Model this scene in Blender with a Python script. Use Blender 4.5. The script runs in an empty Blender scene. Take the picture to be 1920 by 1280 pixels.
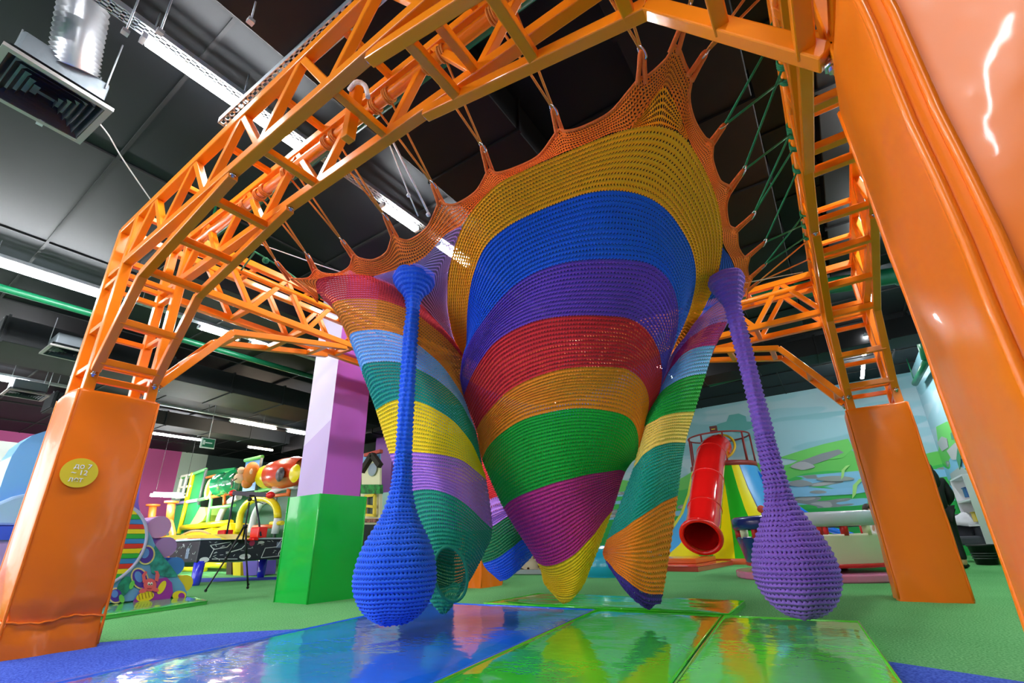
import bpy, bmesh, math, random
from mathutils import Vector, Matrix
import numpy as np
random.seed(7)
S = bpy.context.scene
COL = S.collection
# ------------------------------------------------------------------ camera (solved from the photograph; axes follow the climbing frame)
F_, TH, PH, PX_, PY_, AL = 863.73, math.radians(20.4408), math.radians(-1.8378), 982.54, 694.71, math.radians(33.0632)
CAMP = Vector((2.180, -3.588, 0.602))
_wx = Vector((math.cos(AL), -math.sin(AL), 0)); _uy = Vector((math.sin(AL), math.cos(AL), 0))
def tofr(v): return Vector((v.dot(_wx), v.dot(_uy), v.z))
_F = Vector((0, math.cos(TH), math.sin(TH))); _U = Vector((0, -math.sin(TH), math.cos(TH))); _R = Vector((1, 0, 0))
_R2 = math.cos(PH) * _R + math.sin(PH) * _U; _U2 = -math.sin(PH) * _R + math.cos(PH) * _U
FW, UP, RT = tofr(_F), tofr(_U2), tofr(_R2)
cd = bpy.data.cameras.new('camera'); cam = bpy.data.objects.new('camera', cd); COL.objects.link(cam); S.camera = cam
M = Matrix.Identity(4)
for i in range(3):
    M[i][0] = RT[i]; M[i][1] = UP[i]; M[i][2] = -FW[i]; M[i][3] = CAMP[i]
cam.matrix_world = M
cd.sensor_width = 36; cd.sensor_fit = 'HORIZONTAL'; cd.lens = F_ / 1920 * 36
cd.shift_x = -(PX_ - 960) / 1920; cd.shift_y = (PY_ - 640) / 1920
cd.clip_start = 0.02; cd.clip_end = 200
# measuring helpers: where the sight line of a photo pixel meets a known plane of the room
def ray(a, b): return FW + RT * ((a - PX_) / F_) - UP * ((b - PY_) / F_)
def Z(a, b, z=0.0):
    r = ray(a, b); return CAMP + r * ((z - CAMP.z) / r.z)
def Y(a, b, y):
    r = ray(a, b); return CAMP + r * ((y - CAMP.y) / r.y)
def X(a, b, x):
    r = ray(a, b); return CAMP + r * ((x - CAMP.x) / r.x)
def Dd(a, b, d):
    r = ray(a, b); return CAMP + r * (d / math.hypot(r.x, r.y))
# ------------------------------------------------------------------ world, exposure
S.view_settings.view_transform = 'Standard'; S.view_settings.look = 'None'
S.view_settings.gamma = 1.0; S.view_settings.use_curve_mapping = False
S.view_settings.exposure = 1.08
wd = bpy.data.worlds.new('world'); S.world = wd; wd.use_nodes = True
wd.node_tree.nodes['Background'].inputs[0].default_value = (0.93, 0.96, 1.0, 1)
wd.node_tree.nodes['Background'].inputs[1].default_value = 1.9
LED_STRENGTH = 100.0
# ------------------------------------------------------------------ materials
def lin(c):
    return tuple(((v / 255) / 12.92 if v / 255 <= .04045 else ((v / 255 + .055) / 1.055) ** 2.4) for v in c) + (1,)
MC = {}
def mat(name, rgb, rough=.5, metal=0., coat=0., bump=0., bscale=8., spec=.5, emit=0., stretch=None, det=3., mottling=0.):
    if name in MC: return MC[name]
    m = bpy.data.materials.new(name); m.use_nodes = True; nt = m.node_tree; b = nt.nodes['Principled BSDF']
    b.inputs['Base Color'].default_value = lin(rgb); b.inputs['Roughness'].default_value = rough
    b.inputs['Metallic'].default_value = metal; b.inputs['Coat Weight'].default_value = coat; b.inputs['Coat Roughness'].default_value = .06
    b.inputs['Specular IOR Level'].default_value = spec
    if emit:
        b.inputs['Emission Color'].default_value = lin(rgb); b.inputs['Emission Strength'].default_value = emit
    if bump or mottling:
        tc = nt.nodes.new('ShaderNodeTexCoord'); mp = nt.nodes.new('ShaderNodeMapping'); nz = nt.nodes.new('ShaderNodeTexNoise')
        mp.inputs['Scale'].default_value = stretch or (1, 1, 1)
        nz.inputs['Scale'].default_value = bscale; nz.inputs['Detail'].default_value = det
        nt.links.new(tc.outputs['Object'], mp.inputs[0]); nt.links.new(mp.outputs[0], nz.inputs['Vector'])
    if bump:
        bp = nt.nodes.new('ShaderNodeBump'); bp.inputs['Strength'].default_value = bump; bp.inputs['Distance'].default_value = .02
        nt.links.new(nz.outputs[0], bp.inputs['Height']); nt.links.new(bp.outputs[0], b.inputs['Normal']); nt.links.new(bp.outputs[0], b.inputs['Coat Normal'])
    if mottling:
        mr = nt.nodes.new('ShaderNodeMapRange'); mr.inputs[1].default_value = .3; mr.inputs[2].default_value = .7
        mr.inputs[3].default_value = 1 - mottling; mr.inputs[4].default_value = 1 + mottling
        mx = nt.nodes.new('ShaderNodeVectorMath'); mx.operation = 'SCALE'; mx.inputs[0].default_value = lin(rgb)[:3]
        nt.links.new(nz.outputs[0], mr.inputs[0]); nt.links.new(mr.outputs[0], mx.inputs['Scale']); nt.links.new(mx.outputs[0], b.inputs['Base Color'])
    MC[name] = m; return m
def crochet(name, rgb, hole=.30, q=.025, rough=.75, sheen=.3, strength=.55):
    """knitted cord: UV in metres, u along the row, v one unit per row; open gaps between stitches"""
    if name in MC: return MC[name]
    m = bpy.data.materials.new(name); m.use_nodes = True; nt = m.node_tree; L = nt.links; N = nt.nodes
    b = N['Principled BSDF']; b.inputs['Roughness'].default_value = rough; b.inputs['Specular IOR Level'].default_value = .3
    b.inputs['Sheen Weight'].default_value = sheen * .3
    uv = N.new('ShaderNodeUVMap'); sp = N.new('ShaderNodeSeparateXYZ'); L.new(uv.outputs[0], sp.inputs[0])
    def mth(op, a, b_=None):
        n = N.new('ShaderNodeMath'); n.operation = op
        for i, v in enumerate((a, b_)):
            if v is None: continue
            if isinstance(v, (int, float)): n.inputs[i].default_value = v
            else: L.new(v, n.inputs[i])
        return n.outputs[0]
    row = mth('FLOOR', sp.outputs[1]); u = mth('ADD', mth('DIVIDE', sp.outputs[0], q), mth('MULTIPLY', row, .5))
    du = mth('ABSOLUTE', mth('SUBTRACT', mth('FRACT', u), .5)); dv = mth('ABSOLUTE', mth('SUBTRACT', mth('FRACT', sp.outputs[1]), .5))
    # gap centres sit on the row borders (dv = .5), cord centre at dv = 0
    gv = mth('SUBTRACT', .5, dv)
    dist = mth('SQRT', mth('ADD', mth('POWER', mth('MULTIPLY', du, 1.1), 2), mth('POWER', mth('MULTIPLY', gv, 1.0), 2)))
    if hole > 0:
        a = mth('GREATER_THAN', dist, hole); L.new(a, b.inputs['Alpha'])
    hgt = mth('SUBTRACT', mth('MULTIPLY', mth('MINIMUM', dist, .5), 2.0), mth('MULTIPLY', dv, 1.0))
    bp = N.new('ShaderNodeBump'); bp.inputs['Strength'].default_value = strength; bp.inputs['Distance'].default_value = .008
    L.new(hgt, bp.inputs['Height']); L.new(bp.outputs[0], b.inputs['Normal'])
    tc = N.new('ShaderNodeTexCoord'); nz = N.new('ShaderNodeTexNoise'); nz.inputs['Scale'].default_value = 140
    L.new(tc.outputs['Object'], nz.inputs['Vector'])
    mr = N.new('ShaderNodeMapRange'); mr.inputs[3].default_value = .95; mr.inputs[4].default_value = 1.45; L.new(nz.outputs[0], mr.inputs[0])
    mx = N.new('ShaderNodeVectorMath'); mx.operation = 'SCALE'; mx.inputs[0].default_value = lin(rgb)[:3]
    L.new(mr.outputs[0], mx.inputs['Scale']); L.new(mx.outputs[0], b.inputs['Base Color'])
    MC[name] = m; return m
ORANGE = mat('orange enamel', (247, 134, 12), rough=.3, coat=.15, spec=.4)
PADM = mat('orange vinyl', (255, 124, 18), rough=.3, coat=.12, spec=.35, bump=.3, bscale=5, det=2.5)
CHROME = mat('zinc bolt', (200, 200, 205), rough=.25, metal=1)
# ------------------------------------------------------------------ mesh builder
class MB:
    def __init__(s): s.v = []; s.f = []; s.m = []; s.uv = []; s.mats = []; s.smooth = []
    def mi(s, m):
        if m not in s.mats: s.mats.append(m)
        return s.mats.index(m)
    def face(s, idx, m, uv=None, sm=False):
        s.f.append(tuple(idx)); s.m.append(s.mi(m)); s.uv.append(uv); s.smooth.append(sm)
    def poly(s, pts, m, sm=False):
        k = len(s.v); s.v += [Vector(p) for p in pts]; s.face(range(k, k + len(pts)), m, None, sm)
    def hexa(s, P, m):  # 8 corner points: 4 bottom, 4 top
        k = len(s.v); s.v += [Vector(p) for p in P]
        for q in ((3, 2, 1, 0), (4, 5, 6, 7), (0, 1, 5, 4), (1, 2, 6, 5), (2, 3, 7, 6), (3, 0, 4, 7)): s.face([k + i for i in q], m)
    def box(s, c, d, m, rz=0.):
        cx, cy, cz = c; a, b, h = d[0] / 2, d[1] / 2, d[2] / 2; co, si = math.cos(rz), math.sin(rz)
        P = []
        for z in (-h, h):
            for x, y in ((-a, -b), (a, -b), (a, b), (-a, b)): P.append((cx + x * co - y * si, cy + x * si + y * co, cz + z))
        s.hexa(P, m)
    def bar(s, p, q, m, w=.05, h=None, up=(0, 0, 1)):
        p, q = Vector(p), Vector(q); h = h or w; d = (q - p).normalized(); u = Vector(up)
        if abs(d.dot(u)) > .95: u = Vector((0, 1, 0))
        r = d.cross(u).normalized(); u = r.cross(d).normalized(); P = []
        for e in (p, q):
            for a, b in ((-1, -1), (1, -1), (1, 1), (-1, 1)): P.append(e + r * a * w / 2 + u * b * h / 2)
        s.hexa(P, m)
    def tube(s, pts, r, m, n=10, cap=True, closed=False, sm=True):
        pts = [Vector(p) for p in pts]; K = len(pts); k0 = len(s.v); rr = r if isinstance(r, (list, tuple)) else [r] * K
        up = None
        for i, p in enumerate(pts):
            if closed: d = (pts[(i + 1) % K] - pts[i - 1])
            else: d = pts[min(i + 1, K - 1)] - pts[max(i - 1, 0)]
            d.normalize()
            if up is None: up = Vector((0, 0, 1)) if abs(d.z) < .9 else Vector((1, 0, 0))
            a = d.cross(up).normalized(); up = a.cross(d).normalized()
            for j in range(n):
                t = 2 * math.pi * j / n; s.v.append(p + (a * math.cos(t) + up * math.sin(t)) * rr[i])
        for i in range(K if closed else K - 1):
            i2 = (i + 1) % K
            for j in range(n):
                j2 = (j + 1) % n; s.face((k0 + i * n + j, k0 + i * n + j2, k0 + i2 * n + j2, k0 + i2 * n + j), m, None, sm)
        if cap and not closed:
            s.face([k0 + j for j in range(n)][::-1], m); s.face([k0 + (K - 1) * n + j for j in range(n)], m)
    def lathe(s, c, prof, m, n=24, ax='z', a0=0., a1=2 * math.pi, cap=False):
        full = abs(a1 - a0 - 2 * math.pi) < 1e-6; k0 = len(s.v); nn = n if full else n + 1; c = Vector(c)
        for r, z in prof:
            for j in range(nn):
                t = a0 + (a1 - a0) * j / n; v = Vector((r * math.cos(t), r * math.sin(t), z))
                if ax == 'y': v = Vector((v.x, v.z, v.y))
                if ax == 'x': v = Vector((v.z, v.x, v.y))
                s.v.append(c + v)
        for i in range(len(prof) - 1):
            for j in range(n):
                j2 = (j + 1) % nn; s.face((k0 + i * nn + j, k0 + i * nn + j2, k0 + (i + 1) * nn + j2, k0 + (i + 1) * nn + j), m, None, True)
        if cap:
            s.face([k0 + j for j in range(nn)][::-1], m); s.face([k0 + (len(prof) - 1) * nn + j for j in range(nn)], m)
    def slab(s, pts, off, m):  # outline extruded by a vector
        k = len(s.v); n = len(pts); off = Vector(off); s.v += [Vector(p) for p in pts] + [Vector(p) + off for p in pts]
        s.face(range(k, k + n), m); s.face([k + n + i for i in range(n)][::-1], m)
        for i in range(n): j = (i + 1) % n; s.face((k + i, k + j, k + n + j, k + n + i), m)
    def ball(s, c, r, m, n=16, sc=(1, 1, 1)):
        c = Vector(c); pr = [(max(r * math.sin(math.pi * i / (n // 2)), 1e-4), -r * math.cos(math.pi * i / (n // 2))) for i in range(n // 2 + 1)]
        k = len(s.v); s.lathe((0, 0, 0), pr, m, n)
        for i in range(k, len(s.v)): v = s.v[i]; s.v[i] = c + Vector((v.x * sc[0], v.y * sc[1], v.z * sc[2]))
    def build(s, name, parent=None, bevel=0., recalc=True, mods=None):
        me = bpy.data.meshes.new(name); org = Vector((0, 0, 0))
        me.from_pydata([tuple(v) for v in s.v], [], s.f)
        for mm in s.mats: me.materials.append(mm)
        me.polygons.foreach_set('material_index', s.m); me.polygons.foreach_set('use_smooth', s.smooth)
        if any(u is not None for u in s.uv):
            ul = me.uv_layers.new(name='UVMap'); k = 0; data = []
            for f, u in zip(s.f, s.uv):
                for i in range(len(f)): data += (u[i] if u else (0, 0))
            ul.data.foreach_set('uv', data)
        if recalc:
            bm = bmesh.new(); bm.from_mesh(me); bmesh.ops.recalc_face_normals(bm, faces=bm.faces); bm.to_mesh(me); bm.free()
        me.update()
        o = bpy.data.objects.new(name, me); COL.objects.link(o)
        if parent: o.parent = parent
        if bevel:
            b = o.modifiers.new('b', 'BEVEL'); b.width = bevel; b.segments = 2; b.limit_method = 'ANGLE'; b.angle_limit = math.radians(40)
        return o
def tag(o, label=None, cat=None, group=None, kind=None):
    if label: o['label'] = label
    if cat: o['category'] = cat
    if group: o['group'] = group
    if kind: o['kind'] = kind
    return o
def thing(name, label, cat, loc=(0, 0, 0), group=None):
    """Empty at the base; parts are modelled in room coordinates and keep them through a parent inverse"""
    o = bpy.data.objects.new(name, None); COL.objects.link(o); o.location = loc; o.empty_display_size = .1
    return tag(o, label, cat, group)
def under(t, *obs):
    for o in obs:
        o.parent = t; o.matrix_parent_inverse = Matrix.Translation(-Vector(t.location)) if t.type == 'EMPTY' else Matrix.Identity(4)
    return obs[0] if len(obs) == 1 else obs
def copy_tree(o, parent=None):
    c = o.copy(); COL.objects.link(c)
    if parent: c.parent = parent
    for ch in o.children: copy_tree(ch, c)
    return c
def spline(P, n, closed=False):
    """Catmull-Rom resampled to n points evenly by length; rows of any width"""
    P = np.array(P, float); K = len(P); out = []
    if closed: Q = np.vstack([P[-1], P, P[0], P[1]]); segs = K
    else: Q = np.vstack([2 * P[0] - P[1], P, 2 * P[-1] - P[-2]]); segs = K - 1
    for i in range(segs):
        a, b, c, d = Q[i:i + 4]
        for t in np.linspace(0, 1, 12, endpoint=False):
            out.append(.5 * ((2 * b) + (c - a) * t + (2 * a - 5 * b + 4 * c - d) * t * t + (3 * b - a - 3 * c + d) * t ** 3))
    out.append(P[0] if closed else P[-1]); out = np.array(out)
    L = np.r_[0, np.cumsum(np.linalg.norm(np.diff(out[:, :3], axis=0), axis=1))]
    x = np.linspace(0, L[-1], n + (1 if closed else 0)); r = np.array([[np.interp(v, L, out[:, k]) for k in range(out.shape[1])] for v in x])
    return r[:-1] if closed else r
# ================================================================== THE ROOM
CEIL = 4.6
def turf_mat(name, c1, c2):
    m = bpy.data.materials.new(name); m.use_nodes = True; nt = m.node_tree; b = nt.nodes['Principled BSDF']; L = nt.links
    tc = nt.nodes.new('ShaderNodeTexCoord'); n1 = nt.nodes.new('ShaderNodeTexNoise'); n1.inputs['Scale'].default_value = 90; n1.inputs['Detail'].default_value = 4
    n2 = nt.nodes.new('ShaderNodeTexNoise'); n2.inputs['Scale'].default_value = 1.1
    cr = nt.nodes.new('ShaderNodeMix'); cr.data_type = 'RGBA'; cr.inputs[6].default_value = lin(c1); cr.inputs[7].default_value = lin(c2)
    ad = nt.nodes.new('ShaderNodeMath'); ad.operation = 'MULTIPLY_ADD'; ad.inputs[1].default_value = 2.2; ad.inputs[2].default_value = -.75
    ad2 = nt.nodes.new('ShaderNodeMath'); ad2.operation = 'MULTIPLY_ADD'; ad2.inputs[1].default_value = .35; ad2.use_clamp = True
    L.new(tc.outputs['Object'], n1.inputs['Vector']); L.new(tc.outputs['Object'], n2.inputs['Vector'])
    L.new(n1.outputs[0], ad.inputs[0]); L.new(n2.outputs[0], ad2.inputs[0]); L.new(ad.outputs[0], ad2.inputs[2]); L.new(ad2.outputs[0], cr.inputs[0])
    L.new(cr.outputs[2], b.inputs['Base Color']); b.inputs['Roughness'].default_value = .95; b.inputs['Specular IOR Level'].default_value = .15
    bp = nt.nodes.new('ShaderNodeBump'); bp.inputs['Strength'].default_value = .7; bp.inputs['Distance'].default_value = .012
    L.new(n1.outputs[0], bp.inputs['Height']); L.new(bp.outputs[0], b.inputs['Normal']); return m
b = MB(); g = turf_mat('green turf', (40, 130, 62), (134, 208, 134))
b.box((-6.5, 1.5, -.05), (30, 23, .1), g); tag(b.build('floor'), kind='structure')
b = MB(); g = turf_mat('blue turf', (24, 56, 176), (92, 124, 232)); k = []
for i in range(60):
    t = 2 * math.pi * i / 60; k.append((.9 + 4.27 * math.cos(t), -4.5 + 4.27 * math.sin(t), .003))
b.slab(k, (0, 0, -.002), g); tag(b.build('floor'), kind='structure')
# ceiling: black deck with shallow board joints
cm = mat('black ceiling', (13, 16, 19), rough=.6, mottling=.3, bscale=1.3, bump=.1, spec=.22)
b = MB(); b.box((-6.5, 1.5, CEIL + .06), (30, 23, .1), cm); tag(b.build('ceiling'), kind='structure')
b = MB()
for y in np.arange(-9, 12.6, 1.25): b.box((-6.5, y, CEIL - .002), (30, .03, .022), mat('joint', (8, 9, 10), rough=.8))
for x in np.arange(-21, 8, 2.5): b.box((x, 1.5, CEIL - .002), (.03, 23, .02), mat('joint', (8, 9, 10), rough=.8))
tag(b.build('trim_1'), kind='structure')
# ---- mural walls (painted landscape: sky, hills, rocks, water)
SKY = (158, 200, 212)
def mural(name, W0, W1, z1, seed, uaxis):
    m = bpy.data.materials.new(name); m.use_nodes = True; nt = m.node_tree; N = nt.nodes; L = nt.links; bs = N['Principled BSDF']
    bs.inputs['Roughness'].default_value = .6
    tc = N.new('ShaderNodeTexCoord'); sp = N.new('ShaderNodeSeparateXYZ'); L.new(tc.outputs['Object'], sp.inputs[0])
    U = sp.outputs[uaxis]; V = sp.outputs[2]
    def mth(op, a, b_=None, c=None):
        n = N.new('ShaderNodeMath'); n.operation = op
        for i, v in enumerate((a, b_, c)):
            if v is None: continue
            if isinstance(v, (int, float)): n.inputs[i].default_value = v
            else: L.new(v, n.inputs[i])
        return n.outputs[0]
    def noise(sx, sz, sc, off=0., det=1.):
        cb = N.new('ShaderNodeCombineXYZ'); L.new(mth('MULTIPLY_ADD', U, sx, off), cb.inputs[0]); L.new(mth('MULTIPLY', V, sz), cb.inputs[1])
        cb.inputs[2].default_value = seed; n = N.new('ShaderNodeTexNoise'); n.inputs['Scale'].default_value = sc; n.inputs['Detail'].default_value = det
        L.new(cb.outputs[0], n.inputs['Vector']); return n.outputs[0]
    def mix(f, a, b_):
        n = N.new('ShaderNodeMix'); n.data_type = 'RGBA'; L.new(f, n.inputs[0])
        for i, v in ((6, a), (7, b_)):
            if isinstance(v, tuple): n.inputs[i].default_value = lin(v)
            else: L.new(v, n.inputs[i])
        return n.outputs[2]
    def step(v, e=.01):
        n = N.new('ShaderNodeMapRange'); n.inputs[1].default_value = -e; n.inputs[2].default_value = e; L.new(v, n.inputs[0]); return n.outputs[0]
    c = mix(step(mth('SUBTRACT', noise(.5, 2.2, 1.0, 3), .53), .02), SKY, (178, 206, 216))
    c = mix(step(mth('SUBTRACT', noise(.35, 1.6, 1.2, 11), .58), .02), c, (138, 190, 202))
    ln = N.new('ShaderNodeTexNoise')
    hill = mth('SUBTRACT', mth('MULTIPLY_ADD', noise(1, 0, .45, 5), 1.5, 1.72), V); c = mix(step(hill), c, (104, 200, 92))
    hill2 = mth('SUBTRACT', mth('MULTIPLY_ADD', noise(1, 0, .6, 20), .8, 1.72), V); c = mix(step(hill2), c, (58, 186, 84))
    low = step(mth('SUBTRACT', 2.15, V))
    wat = mth('MULTIPLY', step(mth('SUBTRACT', noise(.45, 3.4, 1.0, 7), .50), .008), low); c = mix(wat, c, (134, 196, 232))
    rk = mth('MULTIPLY', step(mth('SUBTRACT', noise(.9, 5., 1.0, 31), .60), .006), low); c = mix(rk, c, (140, 146, 150))
    rk = mth('MULTIPLY', step(mth('SUBTRACT', noise(.9, 5., 1.0, 31), .66), .006), low); c = mix(rk, c, (182, 180, 182))
    c = mix(step(mth('SUBTRACT', 1.25, V)), c, (30, 170, 78))
    L.new(c, bs.inputs['Base Color']); return m
mb_ = mural('mural back', -22, 5, CEIL, 1.3, 0); mr_ = mural('mural right', 0, 12, CEIL, 4.1, 1)
b = MB(); b.box((-2.0, 12.08, CEIL / 2), (13.2, .16, CEIL), mb_); tag(b.build('wall_back'), kind='structure')
b = MB(); b.box((4.58, 6.9, CEIL / 2), (.16, 10.2, CEIL), mr_); tag(b.build('wall_right'), kind='structure')
yw = X(318, 950, -20.4).y
b = MB(); b.box((-20.5, (yw - 4) / 2, CEIL / 2), (.16, yw + 4, CEIL), mat('magenta wall', (178, 70, 132), rough=.6)); tag(b.build('wall_left'), kind='structure')
b = MB(); b.box((-20.5, yw + .5, CEIL / 2), (.2, 1.0, CEIL), mat('pale wall', (176, 190, 178), rough=.6)); tag(b.build('wall_left'), kind='structure')
b = MB(); b.box((-20.5, (yw + 1 + 8.6) / 2, CEIL / 2), (.16, 7.6 - yw, CEIL), mat('dark wall', (46, 66, 62), rough=.7)); tag(b.build('wall_left'), kind='structure')
b = MB(); b.box((-14.8, 8.6, CEIL / 2), (12.3, .16, CEIL), mat('dark wall', (46, 66, 62), rough=.7)); tag(b.build('wall_back'), kind='structure')
b = MB(); b.box((-8.65, 10.3, CEIL / 2), (.16, 3.5, CEIL), mat('dark wall', (46, 66, 62))); tag(b.build('wall_back'), kind='structure')
# painted palm leaves, darker cloud and boulders on the mural, each painted patch a thin layer of the wall
b = MB()
def patch(pts, col, y=11.985): b.slab([Y(px, py, y) for px, py in pts], (0, .012, 0), mat('paint %d %d %d' % col, col, rough=.6))
def blob(cx, cy, rx, ry, col, n=18, y=11.985, k=.12, ph=0):
    patch([(cx + rx * (1 + k * math.sin(3 * t + ph)) * math.cos(t), cy + ry * (1 + k * math.cos(4 * t + ph)) * math.sin(t)) for t in [2 * math.pi * i / n for i in range(n)]], col, y)
patch([(1340, 808), (1345, 795), (1362, 790), (1367, 778), (1385, 775), (1398, 780), (1400, 790), (1412, 790), (1416, 800), (1400, 806), (1385, 812), (1360, 806)], (96, 172, 168))
patch([(1460, 858), (1500, 845), (1545, 832), (1590, 822), (1600, 840), (1580, 858), (1520, 866)], (110, 204, 96), 11.98)
patch([(1490, 868), (1540, 850), (1572, 842), (1582, 848), (1550, 862), (1520, 872)], (136, 142, 148), 11.97)
blob(1505, 873, 22, 7, (176, 176, 180), y=11.965); blob(1500, 906, 24, 6, (150, 156, 160), y=11.965); blob(1566, 897, 36, 5, (158, 164, 160), y=11.965, k=.05); blob(1534, 922, 16, 3, (150, 156, 160), y=11.965, k=.05)
patch([(1478, 918), (1500, 912), (1560, 916), (1600, 914), (1625, 922), (1600, 926), (1530, 930), (1480, 932)], (140, 200, 238), 11.975)
for c, w in (((1580, 885), 1), ((1602, 915), 1.4)):
    patch([(c[0] - 3 * w, c[1] + 14 * w), (c[0] - 2 * w, c[1] - 4 * w), (c[0] + 6 * w, c[1] - 12 * w), (c[0] + 14 * w, c[1] - 14 * w), (c[0] + 4 * w, c[1] - 4 * w), (c[0] + 2 * w, c[1] + 8 * w)], (170, 226, 130), 11.96)
tag(b.build('wall_back'), kind='structure')
b = MB()
def patchx(pts, col, x=4.49): b.slab([X(px, py, x) for px, py in pts], (.008, 0, 0), mat('paint %d %d %d' % col, col, rough=.6))
patchx([(1755, 800), (1775, 790), (1795, 790), (1802, 830), (1790, 850), (1760, 840)], (110, 206, 100))
patchx([(1757, 830), (1765, 818), (1775, 822), (1778, 838), (1766, 846)], (178, 180, 182), 4.48)
patchx([(1775, 845), (1790, 830), (1803, 840), (1806, 860), (1785, 862)], (190, 190, 194), 4.48)
patchx([(1781, 888), (1800, 874), (1815, 884), (1822, 902), (1805, 910), (1786, 908)], (180, 184, 186), 4.48)
patchx([(1782, 812), (1788, 808), (1796, 820), (1804, 838), (1792, 822), (1784, 824)], (70, 140, 110), 4.47)
patchx([(1795, 840), (1800, 842), (1801, 865), (1799, 880), (1793, 860)], (70, 150, 110), 4.47)
tag(b.build('wall_right'), kind='structure')
b = MB(); b.box((3.6, -8.1, CEIL / 2), (9.8, .16, CEIL), mat('front wall grey', (120, 122, 124), rough=.8)); tag(b.build('wall_front'), kind='structure')
b = MB(); b.box((8.5, -3.1, CEIL / 2), (.16, 9.8, CEIL), mat('front wall grey', (120, 122, 124))); tag(b.build('wall_right'), kind='structure')
# ---- ceiling services
LEDM = mat('led', (250, 252, 255), emit=LED_STRENGTH); LEDW = mat('led warm', (255, 232, 205), emit=LED_STRENGTH)
HOUS = mat('light housing', (205, 210, 214), rough=.4, metal=.3)
GALV = mat('galvanised', (186, 192, 196), rough=.4, metal=.4)
def perf_tray(name, p, q, label, w=.11):
    p, q = Vector(p), Vector(q); t = thing(name, label, 'cable tray', p); b = MB()
    d = (q - p); n = int(d.length / .07); d.normalize(); s = Vector((-d.y, d.x, 0)) * w / 2
    for e in (-1, 1): b.bar(p + s * e + Vector((0, 0, .02)), q + s * e + Vector((0, 0, .02)), GALV, .006, .05)
    for e in (-1, -.34, .34, 1): b.bar(p + s * e * .9, q + s * e * .9, GALV, .018, .004)
    for i in range(n): a = p + d * (i * .07); b.bar(a - s, a + s, GALV, .028, .004)
    under(t, b.build('tray'))
    for i in range(int((q - p).length / 1.6) + 1): a = p + d * (i * 1.6 + .2); b = MB(); b.tube([a + Vector((0, 0, .03)), (a.x, a.y, CEIL)], .006, GALV, 5); under(t, b.build('hanger'))
    return t
def led(x, y0, y1, z, label, warm=False, w=.07, group=None):
    t = thing('ceiling_light', label, 'light', (x, (y0 + y1) / 2, z), group); b = MB(); b.box((x, (y0 + y1) / 2, z + .035), (.022, y1 - y0 + .06, .045), HOUS); b.box((x, y0 - .02, z + .01), (w + .01, .03, .05), HOUS); b.box((x, y1 + .02, z + .01), (w + .01, .03, .05), HOUS); under(t, b.build('housing'))
    b = MB(); b.box((x, (y0 + y1) / 2, z), (w, y1 - y0, .035), LEDW if warm else LEDM); under(t, b.build('diffuser', bevel=.01)); return t
ZL = 4.25
# rows of linear lights (measured) plus the same rows carried on behind the camera
led(-1.45, -3.12, -1.86, ZL, 'bright linear light crossing above the near orange truss, brightest in the photo')
led(-1.45, -.85, -.35, ZL, 'short linear light seen just left of the yellow net band'); led(-1.45, .05, .62, ZL, 'short linear light seen through the lilac netting')
led(-6.4, -3.6, -1.9, ZL, 'long linear light left of the left orange post'); led(-6.4, -.64, -.02, ZL, 'linear light framed by the back left truss arch'); led(-6.4, .22, .5, ZL, 'small linear light just right of the one framed by the truss arch')
led(-12.4, -2.6, -1.6, ZL, 'linear light above the blue slide hood at far left edge'); led(-12.4, 2.75, 4.1, ZL, 'warm linear light left of the lilac column', True); led(-12.4, 4.5, 5.1, ZL, 'small cool light close to the lilac column')
led(-15.8, 1.9, 3.4, ZL, 'long linear light above the green exit sign'); led(-15.8, 5.0, 5.9, ZL, 'small warm light above the monkey panel', True)
DUCT_ = mat('black wire', (40, 40, 42))
a = thing('ceiling_light', 'glaring long light in front of the magenta far wall', 'light', (-18.5, 1.8, 2.3)); b = MB()
p, q = Y(285, 928, 2.6), Y(338, 930, 2.6); b.bar(p, q, LEDM, .1, .09); under(a, b.build('diffuser')); b = MB(); b.bar(p + Vector((0, .08, .08)), q + Vector((0, .08, .08)), HOUS, .12, .05)
for s in (p, q): b.tube([s + Vector((0, .08, .1)), (s.x, s.y + .08, CEIL)], .006, DUCT_, 5)
under(a, b.build('housing'))
led(3.3, 2.55, 3.45, ZL, 'linear light between the right truss and the big orange pad'); led(3.3, 5.0, 5.6, ZL, 'small light inside the right corner truss'); led(3.3, 9.2, 10.4, ZL, 'small light below the right truss near the mural')
for x in (-11, -6.4, -1.45, 3.3):
    for y in (-7.6, -5.6):
        led(x, y, y + 1.25, ZL, 'linear ceiling light behind the camera', group='linear lights out of view behind the camera')
for y in (.2, 7.2): led(3.3, y, y + 1.25, ZL, 'linear ceiling light above the right truss', group='lights above the right truss')
led(-3.9, 7, 8.3, ZL, 'linear ceiling light hidden behind the net', group='lights above the slides'); led(-.6, 6.2, 7.5, ZL, 'linear ceiling light hidden behind the net', group='lights above the slides')
perf_tray('cable_tray', (-1.45, -6.5, ZL + .09), (-1.45, 3.2, ZL + .09), 'cable tray carrying the bright linear light above the near truss')
perf_tray('cable_tray', (-6.4, -6.5, ZL + .09), (-6.4, 6, ZL + .09), 'cable tray carrying the long light left of the left orange post')
perf_tray('cable_tray', (-12.4, -4.5, ZL + .09), (-12.4, 7, ZL + .09), 'cable tray carrying the warm light beside the lilac column')
perf_tray('cable_tray', (-1.6, -2.45, 4.1), (1.9, -2.36, 4.1), 'perforated metal cable tray running beside the near orange truss at top', .13)
GP = mat('green pipe', (8, 92, 58), rough=.35)
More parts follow.
